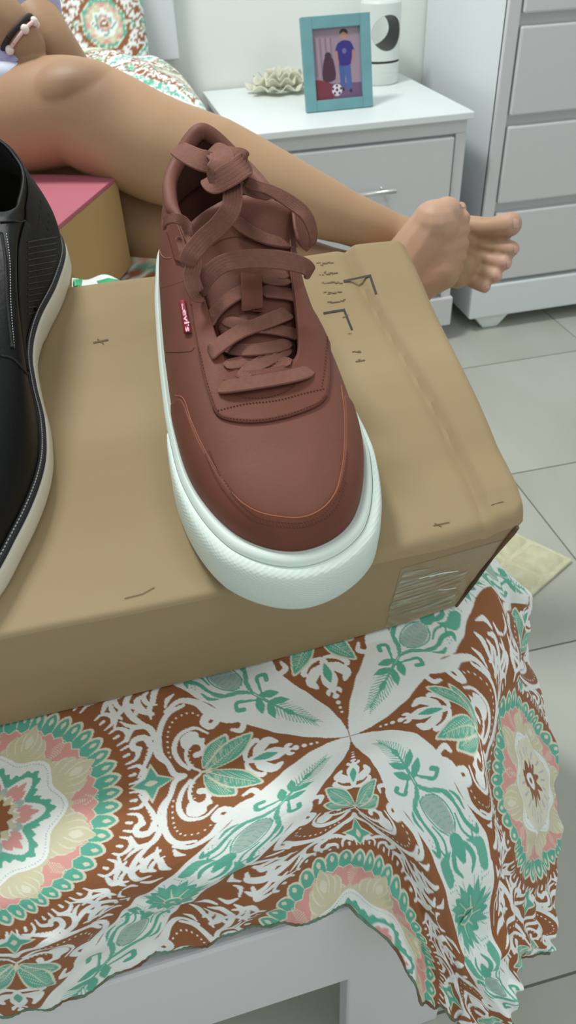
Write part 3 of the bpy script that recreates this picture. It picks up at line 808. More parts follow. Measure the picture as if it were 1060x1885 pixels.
def first_in(poly,idx,dflt):
    ii_=inside(poly,PXG); out=[]
    for k,i in enumerate(idx):
        row=ii_[i%PXG.shape[0]]; out.append(np.argmax(row)/(PXG.shape[1]-1) if row.any() and not row[0] else dflt[k])
    out=np.array(out); o2=out.copy()
    for k in range(len(out)): o2[k]=np.median(out[max(0,k-2):k+3])
    return np.convolve(np.pad(o2,1,'edge'),np.ones(3)/3,'valid')
EYP=list(cr(np.array([(340,470),(352,560),(362,620),(374,690),(388,738),(402,768),(440,779),(485,779),(540,767),(590,745),(604,716),(606,660),(600,600),(594,560),(600,470)],float),4))
RNP=list(cr(np.array([(322,728),(338,735),(352,775),(375,825),(400,868),(432,912),(470,940),(515,951),(556,952),(590,938),(614,912),(628,870),(634,820),(634,760),(628,708)],float),4))
ja=first_in(EYP,ia,ja)
ov=overlay('eyestay',ia,ja,np.full(len(ia),1.),.0008,M_leather2)
ib=np.arange(-3*16-2,3*16+5)
sb=ib/16.
jb=np.interp(sb,[-3.4,-3,-2,-1,0,1,2,3,3.8],[.05,.38,.40,.30,.22,.30,.42,.40,.06])
jb=np.where((sb>-3.2)&(sb<3.2),first_in(RNP,ib,np.full(len(ib),.06)),.04); jb=np.convolve(np.pad(jb,3,'edge'),np.ones(7)/7,'valid')
ov2=overlay('toe_rand',ib,np.full(len(ib),.0),jb,.0006,M_leather2,.001,20)
B_ov=bvh_of(up,ov,ov2)
# tongue
def Tc(px,py,w): x,y=Txy(px,py,w); return (x,y,w)
tg=cr(np.array([(.063,.080,.0630),Tc(478,690,.064),Tc(474,640,.0685),Tc(468,580,.075),Tc(460,510,.083),Tc(452,450,.0905),Tc(446,400,.099),Tc(444,372,.1045),Tc(444,362,.104)]),8)
tw=np.interp(np.linspace(0,1,len(tg)),[0,.3,.6,.82,.93,1],[.018,.022,.027,.033,.032,.027])
rows=[]
for p,wd in zip(tg,tw):
    rows.append([(p[0]+wd*a,p[1]-.004*abs(a)**2,p[2]-.010*abs(a)**2.4-.001*math.sin(p[1]*160)*(1-abs(a))) for a in np.linspace(-1,1,25)])
tongue=loop_obj('tongue',np.array(rows),M_leather,sn,closed=False); fix_normals_out(tongue)
s=tongue.modifiers.new('s','SOLIDIFY'); s.thickness=.005; s.offset=-1
B_all=bvh_of(up,ov,ov2,tongue)
# insole
ins=cr(bot,6,True); c0=np.array([.064,.16,.03]); V=[BP(*(c0))]; V+= [BP(p[0]*.94+c0[0]*.06,p[1]*.97+c0[1]*.03,.031) for p in ins]
mk('insole',V,[(0,i+1,(i+1)%len(ins)+1) for i in range(len(ins))],M_blklining,sn)
# sole: foxing, bumper, outsole
Lb=cr(bot,16,True)
cx=np.array([.062,.14])
def outw(loop):
    t=np.roll(loop,-1,0)-np.roll(loop,1,0); nn=np.stack([t[:,1],-t[:,0]],1); nn/=np.linalg.norm(nn,axis=1)[:,None]
    if ((loop[:,:2]-cx)*nn).sum()<0: nn=-nn
    return nn
on2=outw(Lb)
st=np.arange(len(Lb))/16.
st=np.where(st>8,st-16,st)
wf=np.interp(np.abs(st),[0,1,2,3,4,6,8],[.0085,.0080,.0055,.0045,.0042,.0045,.0055])
def ring(off,wv): 
    o=np.zeros((len(Lb),3)); o[:,:2]=Lb[:,:2]+on2*np.asarray(off)[:,None]; o[:,2]=wv; return o
lift=.004*np.clip((.04-Lb[:,1])/.05,0,1)
hf=Lb[:,2]+lift+.001
rings=[ring(wf-.004,.0*hf+lift*.8),ring(wf-.001,.0015+lift*.8),ring(wf,.005+lift),ring(wf,hf-.005),ring(wf-.0006,hf-.0015),ring(wf-.002,hf),ring(wf*.45,hf+.0006),ring(wf*.3,hf-.0006),ring(wf*0-.001,hf-.001)]
fox=loop_obj('foxing',np.array(rings).transpose(1,0,2),M_rub,sn); 
V=[BP(*p) for p in rings[0]]; mk('outsole',V,[tuple(range(len(V)))],M_rub,sn)
# bumper around the toe
bi=np.where((st>-3.05)&(st<3.12))[0]; bi=bi[np.argsort(st[bi])]
sbv=st[bi]; e=np.interp(sbv,[-3.05,-2.9,-2,-1,0,1,2,2.95,3.12],[.0008,.0022,.0045,.0075,.0085,.0075,.0045,.0022,.0008])
def bring(o,w_): 
    q=np.zeros((len(bi),3)); q[:,:2]=Lb[bi,:2]+on2[bi]*(wf[bi]+o)[:,None]; q[:,2]=w_; return q
hb2=hf[bi]-.0035
prof=[(0,.0005+lift[bi]),(e*.8,.001+lift[bi]),(e,.005+lift[bi]),(e,hb2*.4+.005),(e*.92,hb2-.005),(e*.75,hb2-.0015),(e*.5,hb2),(e*0,hb2)]
bm_=loop_obj('toe_bumper',np.array([bring(a,b) for a,b in prof]).transpose(1,0,2),M_rubtex,sn,closed=False)
# seams and stitching
seam('rand_edge',B_ov,[(322,728),(338,735),(352,775),(375,825),(400,868),(432,912),(470,940),(515,951),(556,952),(590,938),(614,912),(628,870),(634,820),(634,760),(628,708)],M_seam,sn,.00035,-.0001)
stitches('stitching',B_ov,[(385,830),(408,880),(436,918),(472,950),(515,961),(556,962),(592,948),(616,922),(632,880),(639,830)],M_thread,sn,6)
stitches('stitching',B_ov,[(378,836),(402,888),(432,927),(470,958),(515,969),(556,970),(596,956),(622,930),(637,885)],M_thread,sn,6)
stitches('stitching',B_ov,[(366,640),(380,700),(396,748),(408,766),(440,772),(480,773),(530,763),(585,742),(597,728)],M_thread,sn,6)
stitches('stitching',B_ov,[(400,756),(450,744),(510,737),(560,724),(596,716)],M_thread,sn,6)
stitches('stitching',B_ov,[(412,700),(425,722),(455,733),(500,730),(535,716),(548,702)],M_thread,sn,6)
stitches('stitching',B_ov,[(596,560),(602,620),(598,670),(592,712)],M_thread,sn,6)
seam('eyestay_edge',B_ov,[(352,560),(362,620),(374,690),(388,738),(402,768),(440,779),(485,779),(540,767),(590,745),(604,716),(606,660),(600,600),(594,560)],M_thread,sn,.0003,0)
seam('quarter_seam',B_ov,[(306,648),(330,648),(352,646),(358,640)],M_thread,sn,.0004,-.0001)
seam('collar_seam',B_ov,[(291,440),(294,462),(302,474),(316,475)],M_seam,sn,.0003,0)
seam('quarter_seam',B_ov,[(298,530),(325,522),(345,515)],M_thread,sn,.0002,-.0001)
seam('tongue_fold',B_all,[(392,452),(412,440),(440,436),(470,448),(500,452)],M_thread,sn,.0003,0)
# red tab with lettering
def tabpt(s,t): # s 0..1 down, t 0..1 right
    return (333+10*t+9*s+3*s*t, 556-2*t+60*s)
V=[]
for i in range(9):
    for j in range(4):
        h,nn=hit(B_ov,*tabpt(i/8,j/3),.0014+.0008*math.sin(j)); V.append(h)
tab=mk('red_tab',V,grid_faces(9,4),M_tab,sn); s=tab.modifiers.new('s','SOLIDIFY'); s.thickness=.0008; s.offset=-1
B_tab=bvh_of(tab)
def text_on(txt,fn,mat,par,name,bold=.02):
    cu=bpy.data.curves.new('txt','FONT'); cu.body=txt; cu.size=1; cu.resolution_u=2; cu.offset=bold
    to=bpy.data.objects.new('txt',cu); COL.objects.link(to)
    dg=bpy.context.evaluated_depsgraph_get(); me=bpy.data.meshes.new_from_object(to.evaluated_get(dg))
    vs=np.array([v.co[:] for v in me.vertices]); mn=vs.min(0);mx=vs.max(0)
    V=[];F=[tuple(p.vertices) for p in me.polygons]
    for v in vs:
        a=(v[0]-mn[0])/(mx[0]-mn[0]); b=(v[1]-mn[1])/(mx[1]-mn[1]); V.append(fn(a,b))
    bpy.data.objects.remove(to); bpy.data.meshes.remove(me)
    return mk(name,V,F,mat,par,False)
def ft(a,b):
    h,nn=hit(B_tab,*tabpt(.07+.86*a,.10+.74*b),.0004); return h if h is not None else hit(B_ov,*tabpt(.07+.86*a,.2+.6*b),.0016)[0]
text_on("Levi's",ft,M_tabtext,tab,'tab_lettering',.03)
# eyelets
for (x,y) in [(404,716),(388,656),(381,600),(372,545),(577,681),(571,622),(563,556)]:
    h,nn=hit(B_ov,x,y,-.0004)
    if h is None: continue
    a=unit(np.cross(nn,[1,0,.1])); b=np.cross(nn,a); P=[h+.0026*(a*math.cos(t)+b*math.sin(t)) for t in np.linspace(0,2*math.pi,17)]
    D=[h]+[h+.0013*(a*math.cos(t)+b*math.sin(t)) for t in np.linspace(0,2*math.pi,17)[:-1]]
    mk('eyelet_hole',D,[(0,i+1,(i+1)%16+1) for i in range(16)],M_blklining,sn)
# laces
LW=.0086
def free(pts,width,tl=None,n=8,name='lace'):
    P=[T(q[0],q[1],q[2]) for q in pts]; Nn=[unit((CAM-p)*.8/np.linalg.norm(CAM-p)+bn*.4+(np.array(q[3]) if len(q)>3 else 0)) for p,q in zip(P,pts)]
    return ribbon(name,P,Nn,width,M_lace,sn,n=n)

def lace(pts,l0=.003,width=LW,bv=B_all,tilt=None,name='lace',n=7):
    P,Nn=on(bv,pts,l0)
    if tilt is not None: Nn=[unit(tilt) for _ in Nn]
    return ribbon(name,P,Nn,width,M_lace,sn,n=n)
lace([(414,674,.0015),(450,668,.002),(500,672,.002),(536,666,.0015)],.002)                      # low under bar
lace([(534,640,.0015),(505,655,.0025),(475,672,.003),(440,696,.002)],.002)
lace([(402,714,-.0004),(425,711,.003),(480,703,.0036),(540,692,.003),(576,681,-.0004)])       # bottom bar
lace([(572,622,-.0004),(545,616,.003),(500,605,.0035),(455,600,.003),(410,590,.002)],width=.0082)
lace([(385,656,-.0004),(398,640,.003),(440,612,.0050),(490,592,.0058),(515,582,.004),(534,575,.001)],width=.0095)
lace([(412,640,.001),(450,645,.0018),(500,640,.0018),(536,630,.0015)],.002,width=.008)
lace([(380,603,-.0004),(392,580,.003),(420,552,.004),(446,537,.003),(470,528,.002)])
lace([(480,535,.002),(505,538,.003),(535,543,.003),(565,556,-.0004)])
lace([(478,505,.002),(500,512,.002),(534,516,.0015)],.002,width=.010)
lace([(404,612,.001),(420,600,.0015),(450,590,.0015)],.002,width=.007)
lace([(500,505,.0012),(530,503,.0015)],.002,width=.009)
free([(366,545,.082),(380,512,.092),(408,487,.099),(450,477,.103),(500,477,.103),(540,483,.099),(563,492,.092),(573,507,.084)],[.008,.0095,.010,.010,.010,.0085])
# leather keeper loop on the tongue
P,Nn=on(B_all,[(464,574,.0008),(464,566,.0045),(464,545,.0062),(463,525,.0064),(462,508,.005),(462,502,.002)],0)
kp=ribbon('lace_keeper',P,Nn,.0115,M_leather2,sn,thick=.0009)
# inner lace on the tongue
lace([(429,402,.002),(450,420,.003),(485,438,.003),(515,446,.003),(545,450,.002)],width=.008)
# free laces: pixel + height over the box
free([(420,318,.128),(428,350,.130),(424,385,.126),(402,416,.118),(375,440,.110),(350,470,.104),(345,490,.099)],[.009,.010,.0105,.0105,.010,.009])
free([(347,425,.106),(357,455,.103),(358,485,.099),(352,510,.094),(362,540,.088),(372,548,.080)],[.006,.007,.009,.009,.007])
free([(300,420,.100,(1,0,0)),(306,407,.108),(322,402,.112),(340,410,.110),(348,430,.106,(-1,0,0)),(350,450,.102)],[.0045,.005,.006,.005])
free([(325,436,.096,(-1,0,0)),(332,450,.094),(338,470,.094),(346,500,.090)],[.004,.004])
free([(324,270,.124),(340,281,.128),(365,293,.131),(390,300,.131),(400,305,.13)],[.011,.0115,.0115,.010])
# knot
free([(378,328,.127,(0,-.6,0)),(392,338,.133),(412,328,.137),(438,312,.138),(452,300,.134,(.8,0,0)),(450,288,.130,(1,0,0))],[.007,.011,.012,.012,.008])
free([(384,276,.129,(-.3,0,.3)),(400,280,.136),(410,296,.139),(398,318,.138),(384,334,.133,(-.8,0,0))],[.010,.013,.012,.009])
free([(405,276,.126),(425,284,.134),(445,292,.136),(452,306,.131,(.8,0,0))],[.008,.010,.010,.008])
free([(448,332,.124,(-.2,0,.6)),(470,342,.123,(-.2,0,.6)),(500,352,.121,(-.2,0,.6)),(535,372,.118),(562,395,.114,(.6,0,0)),(574,420,.108,(.9,0,0)),(577,440,.102,(1,0,0)),(572,455,.097,(1,0,0))],[.006,.006,.007,.008,.008,.006])
free([(424,330,.126),(445,345,.122),(470,356,.116),(500,362,.112)],[.006,.005,.005])
# pull tab on the right facing top
P,Nn=[BP(.100,.200,.088),BP(.101,.208,.096),BP(.101,.214,.104)],[bx,bx,bx]
ribbon('facing_flap',[T(548,372,.100),T(551,395,.096),T(556,430,.093),T(560,460,.090)],[unit(bn+bx)]*4,[.007,.013,.014,.010],M_leather,sn,thick=.0014)

# ---- black shoe
bs=empty('shoe',tuple(BP(-.11,.16,0)),'black leather brogue shoe with cream sole, cut off by the left edge','shoe')
o=np.array
# right silhouette of the sole, mirrored about a slightly turned axis
xr=[(-.150,-.010),(-.098,.012),(-.0745,.050),(-.060,.090),(-.0575,.125),(-.061,.16),(-.062,.19),(-.056,.222),(-.043,.258),(-.035,.298),(-.044,.328)]
Rr=np.array(xr); ax0=np.array([-.150,-.010]); ax1=np.array([-.072,.347]); ad=unit(ax1-ax0); an=np.array([ad[1],-ad[0]])
def mir(p,k=1.): 
    q=p-ax0; return ax0+ad*(q@ad)-an*(q@an)*k
loopR=[tuple(p) for p in Rr[1:]]; loopL=[tuple(mir(p)) for p in Rr[1:]][::-1]
ob=[tuple(Rr[0])]+loopL[::-1][:0]
out=[tuple(Rr[0])]+[tuple(mir(p)) for p in Rr[1:]]+[tuple(ax1)]+[tuple(p) for p in Rr[1:][::-1]]
out=np.array(out); nst=len(out)         # 22 stations, 0 toe, 11 heel
Lo=cr(out,10,True); t_=np.roll(Lo,-1,0)-np.roll(Lo,1,0); no=np.stack([t_[:,1],-t_[:,0]],1); no/=np.linalg.norm(no,axis=1)[:,None]
cxy=Lo.mean(0)
if ((Lo-cxy)*no).sum()<0: no=-no
sta=np.arange(len(Lo))/10.; sta=np.where(sta>11,sta-22,sta); ab=np.abs(sta)
ys_=Lo[:,1]
def R2(off,wv):
    q=np.zeros((len(Lo),3)); q[:,:2]=Lo+no*np.broadcast_to(off,len(Lo))[:,None]; q[:,2]=wv; return q
arch=.006*np.clip(1-np.abs(ys_-.185)/.035,0,1)**.5
thk=.017-.002*np.clip((.2-ys_)/.06,0,1)
arch=arch*.8
so=[R2(-.006,arch),R2(-.001,arch+.001),R2(0,arch+.004),R2(-.0003,thk-.002),R2(-.001,thk),R2(-.008,thk)]
s_o=loop_obj('sole',np.array(so).transpose(1,0,2),M_cream,bs)
mk('outsole',[BP(*p) for p in so[0]],[tuple(range(len(Lo)))],M_cream,s_o)
wt=[R2(-.0014,thk),R2(-.0010,thk+.002),R2(-.002,thk+.0030),R2(-.008,thk+.0034)]
welt=loop_obj('welt',np.array(wt).transpose(1,0,2),M_blkwelt,bs); 
wp=[]
q=np.array([BP(*p) for p in R2(-.0030,thk+.0036)])
for i in range(0,len(q),1):
    a,b=q[i],q[(i+1)%len(q)]
    for k in (0,.5): wp.append(tube_vf([a+(b-a)*k,a+(b-a)*(k+.3)],.00045,5))
multi('welt_stitching',wp,M_creamthread,bs)
ub=R2(-.0046,thk+.003)
idx=(np.arange(nst)*10)
btl=ub[idx]
# opening loop (in shoe axis coordinates s=distance along axis, n=right)
def AX(s,n,w): 
    p=ax0+ad*s+an*n; return (p[0],p[1],w)
tpl=[AX(.262,0,.084)]+[None]*10+[AX(.350,0,.090)]+[None]*10
opn=[(.262,.006,.084),(.262,.016,.084),(.263,.026,.083),(.266,.034,.082),(.276,.0375,.080),(.288,.0375,.079),(.301,.0365,.079),(.315,.034,.080),(.329,.028,.081),(.342,.017,.086)]
for k,(s_,n_,w_) in enumerate(opn):
    tpl[k+1]=AX(s_,-n_,w_); tpl[21-k]=AX(s_,n_,w_)
cb=np.array([[.020,.66,.080,0]]*nst)
for k in range(nst):
    a=k if k<=11 else 22-k
    cb[k]=[np.interp(a,[0,2,5,8,11],[.016,.020,.026,.026,.022]),np.interp(a,[0,2,4,6,8,11],[.70,.62,.50,.4,.3,.2]),np.interp(a,[0,2,4,6,8,11],[.052,.062,.074,.072,.062,.070]),np.interp(a,[0,8,11],[0,.1,.6])]
Gb=shoe_surface(btl,np.array(tpl),cb,40,10)
bu=loop_obj('upper',Gb,M_blk,bs); fix_normals_out(bu); s=bu.modifiers.new('s','SOLIDIFY'); s.thickness=.002; s.offset=-1
B_bu=bvh_of(bu)
Nb=offset(Gb,1)-Gb; sgb=1 if Nb[110,20,1]>0 else -1
loop_obj('lining',offset(Gb,-.0026*sgb)[:, 22:],M_blklining,bs)
# heel counter overlay (greyish, broguing) and elastic gore on the right quarter
def ovb(name,i_arr,ja,jb,d,mat,nj=12):
    Go=offset(Gb,d*sgb); rows=[]
    for k,i in enumerate(i_arr):
        i=i%Gb.shape[0]; js=np.linspace(ja[k],jb[k],nj)*39; lo=np.clip(js.astype(int),0,38); f=(js-lo)[:,None]; rows.append(Go[i,lo]*(1-f)+Go[i,lo+1]*f)
    q=loop_obj(name,np.array(rows),mat,bs,closed=False); fix_normals_out(q); s=q.modifiers.new('s','SOLIDIFY'); s.thickness=.001; s.offset=0; return q
for lo_,hi_ in ((132,166),):
    ir=np.arange(110-22,166-16); kk=np.linspace(0,1,len(ir))
    ovb('heel_counter',ir,np.full(len(ir),.02),np.interp(kk,[0,.8,1],[.96,.97,.8]),.0007,M_blk2)
ig=np.arange(146,170); kk=np.linspace(0,1,len(ig))
gore=ovb('quarter_panel',ig,np.full(len(ig),.08),np.interp(kk,[0,.2,.8,1],[.62,.72,.66,.45]),.0010,M_blk2)
B_b2=bvh_of(bu,gore,[c for c in bs.children if c.name.startswith('heel_counter')][0])
# ribs of the quarter panel
rbs=[]
for k in range(17):
    y=446+11*k; P=[hit(B_b2,x,y-(x-50)*.18,.0002)[0] for x in np.linspace(50,108-max(0,k-6)*4,8)]
    P=[p for p in P if p is not None]
    if len(P)>3: rbs.append(tube_vf(P,.0005,5))
multi('quarter_ribs',rbs,M_blkwelt,bs)
pk=[]
for k in range(9):
    x=58+7.5*math.sin(k*.5)*2; y=300+k*17
    for (x,y) in ((62+1.2*k+8*math.sin(k*.4),300+14*k),(86+2.2*k-(.28*k*k),330+13*k)):
        h,nn=hit(B_b2,x,y,.0003)
        if h is None: continue
        a=unit(np.cross(nn,[0,0,1])); b=np.cross(nn,a); r_=.0012 if k%2 else .0008
        pk.append(([h]+[h+r_*(a*math.cos(t)+b*math.sin(t)) for t in np.linspace(0,6.283,9)[:-1]],[(0,i+1,(i+1)%8+1) for i in range(8)]))
multi('brogue_holes',pk,M_blklining,bs)
seam('topline_edge',B_b2,[(0,410),(20,408),(40,408),(52,402)],M_blk2,bs,.0006,.0004)
seam('vamp_seam',B_b2,[(3,430),(10,480),(14,560),(22,640)],M_blk2,bs,.0009,.0005)
stitches('stitching',B_b2,[(12,430),(18,480),(20,560),(26,640)],M_creamthread,bs,5,r=.0003)
seam('vamp_seam',B_b2,[(0,655),(25,662),(50,690),(66,705)],M_blk2,bs,.0006,.0002)

# ================================================================== PINK LID BOX, BAG
pb0=atz(243,490,.446); A0=pb0[:2]; d1=unit(np.array([-.054,-.12])); d2=np.array([d1[1],-d1[0]])
if d2[0]>0: d2=-d2
pbx=empty('shoe_box',(A0[0]-.06,A0[1]-.05,.446),'small cardboard box with a pink lid standing behind the black shoe','box')
def quad(o0,a,b,z0,z1): 
    c=[o0,o0+d2*b,o0+d2*b+d1*a,o0+d1*a]; return [(*p,z) for z in (z0,z1) for p in c]
zt=aty(218,323,pb0[1])[2]
hexa('box_body',quad(A0,.20,.13,.446,zt-.004),M_cardtan,pbx,.001)
hexa('lid',quad(A0-d1*.0008-d2*.0008,.2016,.1316,zt-.004,zt),M_pink,pbx,.0008)
bg=empty('plastic_bag',tuple(atz(185,530,.49)),'white plastic bag with green print, flat between the two cardboard boxes','bag')
V=[];nb=22
for i in range(nb+1):
    for j in range(nb+1):
        s,t=j/nb,i/nb; e=min(1,8*min(s,1-s,t*1.3,1-t)); px=118+128*s; py=551-44*t+4*t*math.cos(s*6)+6*s*t; z=.506
        p=atz(px,py,z); V.append(p+np.array([0,0,-.05*(1-e)+.0022*math.sin(s*11+t*5)*math.sin(t*4+1)]))
bo=mk('bag_sheet',V,grid_faces(nb+1,nb+1),M_bag,bg); s=bo.modifiers.new('s','SOLIDIFY'); s.thickness=.0015
B_bag=bvh_of(bo)
for nm,Q in (('green_print',[(130,509),(152,511),(149,531),(130,535)]),('green_print',[(178,519),(200,513),(228,519),(192,531)])):
    a,b,c,d=[np.array(q,float) for q in Q]; V=[]
    for i in range(5):
        for j in range(5):
            s,t=j/4,i/4; p=(a*(1-s)+b*s)*(1-t)+(d*(1-s)+c*s)*t; h,_=hit(B_bag,*p,.0008); V.append(h if h is not None else (V[-1] if V else atz(*p,.458)))
    mk(nm,V,grid_faces(5,5),M_greenprint,bg)

# ================================================================== PERSON
def capsule_chain(bm,pts,seg=44):
    """pts: (pos, r or (r1,r2) ) ; tapered blob chain, densely sampled spheres"""
    P=np.array([p for p,_ in pts]); r=np.array([q for _,q in pts]); Ps=cr(P,8); rs=np.interp(np.linspace(0,1,len(Ps)),np.linspace(0,1,len(r)),r)
    V,F=tube_vf(Ps,rs,seg); vs=[bm.verts.new(v) for v in V]
    for f in F:
        try: bm.faces.new([vs[i] for i in f])
        except Exception: pass
    for p,q in ((Ps[0],rs[0]),(Ps[-1],rs[-1])): ball(bm,p,q,seg=max(12,seg))
def ball(bm,p,r,sc=(1,1,1),rot=None,seg=28):
    mtx=Matrix.Translation(Vector(p))@(rot.to_4x4() if rot is not None else Matrix.Identity(4))@Matrix.Diagonal((r*sc[0],r*sc[1],r*sc[2],1))
    bmesh.ops.create_uvsphere(bm,u_segments=seg,v_segments=seg//2+2,radius=1,matrix=mtx)
def D(px,py,d): return atd(px,py,d)
def remesh(bm,name,vox,mat,par,smooth=4):
    me=bpy.data.meshes.new('t'); bmesh.ops.recalc_face_normals(bm,faces=bm.faces); bm.to_mesh(me); bm.free(); ob=bpy.data.objects.new('t',me); COL.objects.link(ob)
    m=ob.modifiers.new('r','REMESH'); m.mode='VOXEL'; m.voxel_size=vox
    s=ob.modifiers.new('s','SMOOTH'); s.iterations=smooth; s.factor=.5
    dg=bpy.context.evaluated_depsgraph_get(); me2=bpy.data.meshes.new_from_object(ob.evaluated_get(dg))
    bpy.data.objects.remove(ob)
    n=len(me2.vertices); co=np.empty(n*3); me2.vertices.foreach_get('co',co); co=co.reshape(-1,3); c=co.mean(0)
    me2.vertices.foreach_set('co',(co-c).ravel()); me2.name=name
    me2.polygons.foreach_set('use_smooth',np.ones(len(me2.polygons),bool)); me2.materials.clear(); me2.materials.append(mat)
    o2=bpy.data.objects.new(name,me2); COL.objects.link(o2); o2.parent=par; o2.location=Vector(c)-gloc(par)
    return o2,co
hip=np.array([-.235,.93,.535])
per_=empty('person',(-.235,.93,.444),'person in lilac top sitting on the bed with bare feet crossed','person')
bm=bmesh.new()
# leg A: raised, runs over to the far foot
capsule_chain(bm,[(hip,.085),(D(-70,228,.93),.058),(D(40,220,.885),.048),(D(125,206,.865),.0480),(D(190,228,.855),.0500),(D(290,276,.845),.0495),(D(400,310,.84),.046),(D(520,355,.83),.036),(D(640,402,.83),.0255),(D(720,432,.84),.0215),(D(770,450,.84),.022)])
ball(bm,D(140,170,.850),.036,(1.35,1,.8))
# leg B: lower, passes behind shoe and box to the near foot
capsule_chain(bm,[(hip+[0,.10,-.01],.082),(D(-60,270,1.02),.070),(D(60,300,.97),.058),(D(180,370,.93),.050),(D(300,425,.90),.046),(D(450,470,.875),.038),(D(600,508,.845),.030),(D(700,530,.815),.027),(D(745,540,.800),.026)])
# near foot (sole towards the camera)
def cap(a,b,ra,rb): capsule_chain(bm,[(a,ra),((a+b)/2,(ra+rb)/2),(b,rb)],12)
heel=D(738,520,.795)
ball(bm,heel,.030,(1,1,1.0))
cap(D(745,500,.795),D(800,415,.790),.030,.0235)
cap(D(750,518,.795),D(814,500,.790),.028,.0180)
cap(D(760,500,.795),D(808,462,.792),.026,.018)
cap(D(800,415,.788),D(822,392,.790),.0235,.0150)     # ball of the big toe
cap(D(792,404,.790),D(838,398,.800),.017,.0110)
cap(D(836,394,.800),D(848,382,.803),.0085,.0058)     # big toe tip
for a,b,r in (((830,410),(852,402),.0075),((832,432),(852,424),.0075),((832,455),(850,449),.0078),((828,480),(846,473),.0080),((822,505),(838,496),.0085)):
    cap(D(*a,.793),D(*b,.798),r*1.1,r)
# far foot
cap(D(765,450,.835),D(860,440,.830),.024,.0165)
cap(D(765,470,.830),D(855,490,.820),.024,.015)
cap(D(790,480,.825),D(842,508,.818),.020,.0125)
toesA=[((862,419),(902,419),(939,413),.0118,.0100,.0116),((868,446),(910,454),(942,458),.0074,.0060,.0077),((868,469),(902,479),(929,484),.0070,.0057,.0074),((864,490),(890,501),(912,508),.0068,.0056,.0071),((854,510),(874,521),(892,528),.0070,.0062,.0063)]
for a,b,c,ra,rb,rc in toesA:
    capsule_chain(bm,[(D(*a,.826),ra),(D(*b,.818),rb),(D(*c,.812),rc)],12)
# torso, arms, neck, head (outside the frame, plain)
sh=hip+[-.10,.03,.40]
capsule_chain(bm,[(hip+[-.02,.05,.0],.105),(hip+[-.06,.05,.12],.092),(hip+[-.09,.04,.26],.100),(sh,.075)])
capsule_chain(bm,[(sh+[0,0,0],.05),(sh+[0,0,.10],.040),(sh+[.02,0,.17],.045)])
ball(bm,sh+[.035,0,.215],.078,(.98,.82,1.2)); ball(bm,sh+[.115,0,.205],.012,(1.2,.8,1.4)); ball(bm,sh+[.03,.068,.21],.018,(.7,.4,1.2)); ball(bm,sh+[.03,-.068,.21],.018,(.7,.4,1.2))
# forearm with bracelets and hand clasping the other forearm
capsule_chain(bm,[(sh+[0,-.12,-.03],.045),(sh+[.02,-.16,-.16],.036),(D(-90,-30,.91),.030),(D(-8,28,.888),.0245),(D(32,66,.88),.0185),(D(48,84,.88),.018)])
for k in range(4): capsule_chain(bm,[(D(50+3*k,76+7*k,.880),.0070),(D(64+2*k,82+8*k,.876),.0062),(D(74-2*k,92+7*k,.880),.0055)],10)
capsule_chain(bm,[(D(48,72,.880),.008),(D(62,70,.876),.007),(D(72,78,.880),.0058)],10)
capsule_chain(bm,[(sh+[0,.13,-.03],.045),(D(-40,-110,1.02),.036),(D(38,8,.96),.030),(D(82,70,.93),.0265),(D(125,130,.93),.024)])
skin,co=remesh(bm,'body',.0020,M_skin,per_,4)
# skin tone: soles and toe tips are pinker by nature, knee darker
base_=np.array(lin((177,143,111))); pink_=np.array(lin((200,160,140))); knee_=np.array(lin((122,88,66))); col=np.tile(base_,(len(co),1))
def paint(c,p,r,k):
    d=np.linalg.norm(co-p,axis=1); a=(np.clip(1-d/r,0,1)**1.0*k)[:,None]; col[:]=col*(1-a)+c*a
paint(pink_,D(820,392,.79),.05,1.0); paint(pink_,D(780,455,.77),.055,.5)
for t in toesA: paint(pink_,D(*t[2],.805),.022,.9)
orange=np.array(lin((182,132,102))); paint(orange,D(790,505,.77),.045,.7)
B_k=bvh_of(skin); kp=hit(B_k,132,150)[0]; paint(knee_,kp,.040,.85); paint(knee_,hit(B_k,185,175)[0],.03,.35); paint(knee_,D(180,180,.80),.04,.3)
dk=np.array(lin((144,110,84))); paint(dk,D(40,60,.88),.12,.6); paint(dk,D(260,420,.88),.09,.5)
set_col(skin.data,col)
B_sk=bvh_of(skin)
def nail(px,py,w_,h_):
    hc,nn=hit(B_sk,px,py,.0004)
    if hc is None: return
    V=[]; 
    for i in range(5):
        for j in range(5):
            a=(j/4-.5)*2; b=(i/4-.5)*2; k=math.sqrt(max(0,1-.35*b*b)); q,_=hit(B_sk,px+w_*a*k,py+h_*b,.0005); V.append(q if q is not None else hc)
    mk('toe_nail',V,grid_faces(5,5),M_nail,per_)
nail(949,411,5,8); nail(949,459,4,6); nail(936,486,4,5); nail(918,509,4,4); nail(897,528,3,3); nail(851,379,4,3)
# clothing
bm=bmesh.new()
capsule_chain(bm,[(hip+[-.02,.05,.04],.112),(hip+[-.06,.05,.12],.106),(hip+[-.09,.04,.26],.112),(sh,.085)])
capsule_chain(bm,[(sh+[0,-.02,0],.06),(sh+[0,-.12,-.03],.055),(sh+[.01,-.15,-.10],.050)])
capsule_chain(bm,[(sh+[0,.02,0],.06),(sh+[0,.13,-.03],.055),(D(-40,-110,1.02),.046),(D(30,-2,.962),.0375),(D(46,12,.956),.036)])
capsule_chain(bm,[(hip+[0,.0,.07],.06),(D(-40,100,.93),.030),(D(5,108,.888),.017),(D(35,112,.878),.011),(D(60,122,.872),.007)])
shirt,_=remesh(bm,'shirt',.005,M_lilac,per_,3)
bm=bmesh.new()
capsule_chain(bm,[(hip+[0,0,.008],.090),(D(-70,222,.93),.070),(D(-38,220,.91),.064),(D(-25,218,.905),.058)])
capsule_chain(bm,[(hip+[0,.1,-.01],.095),(D(-60,270,1.02),.08)])
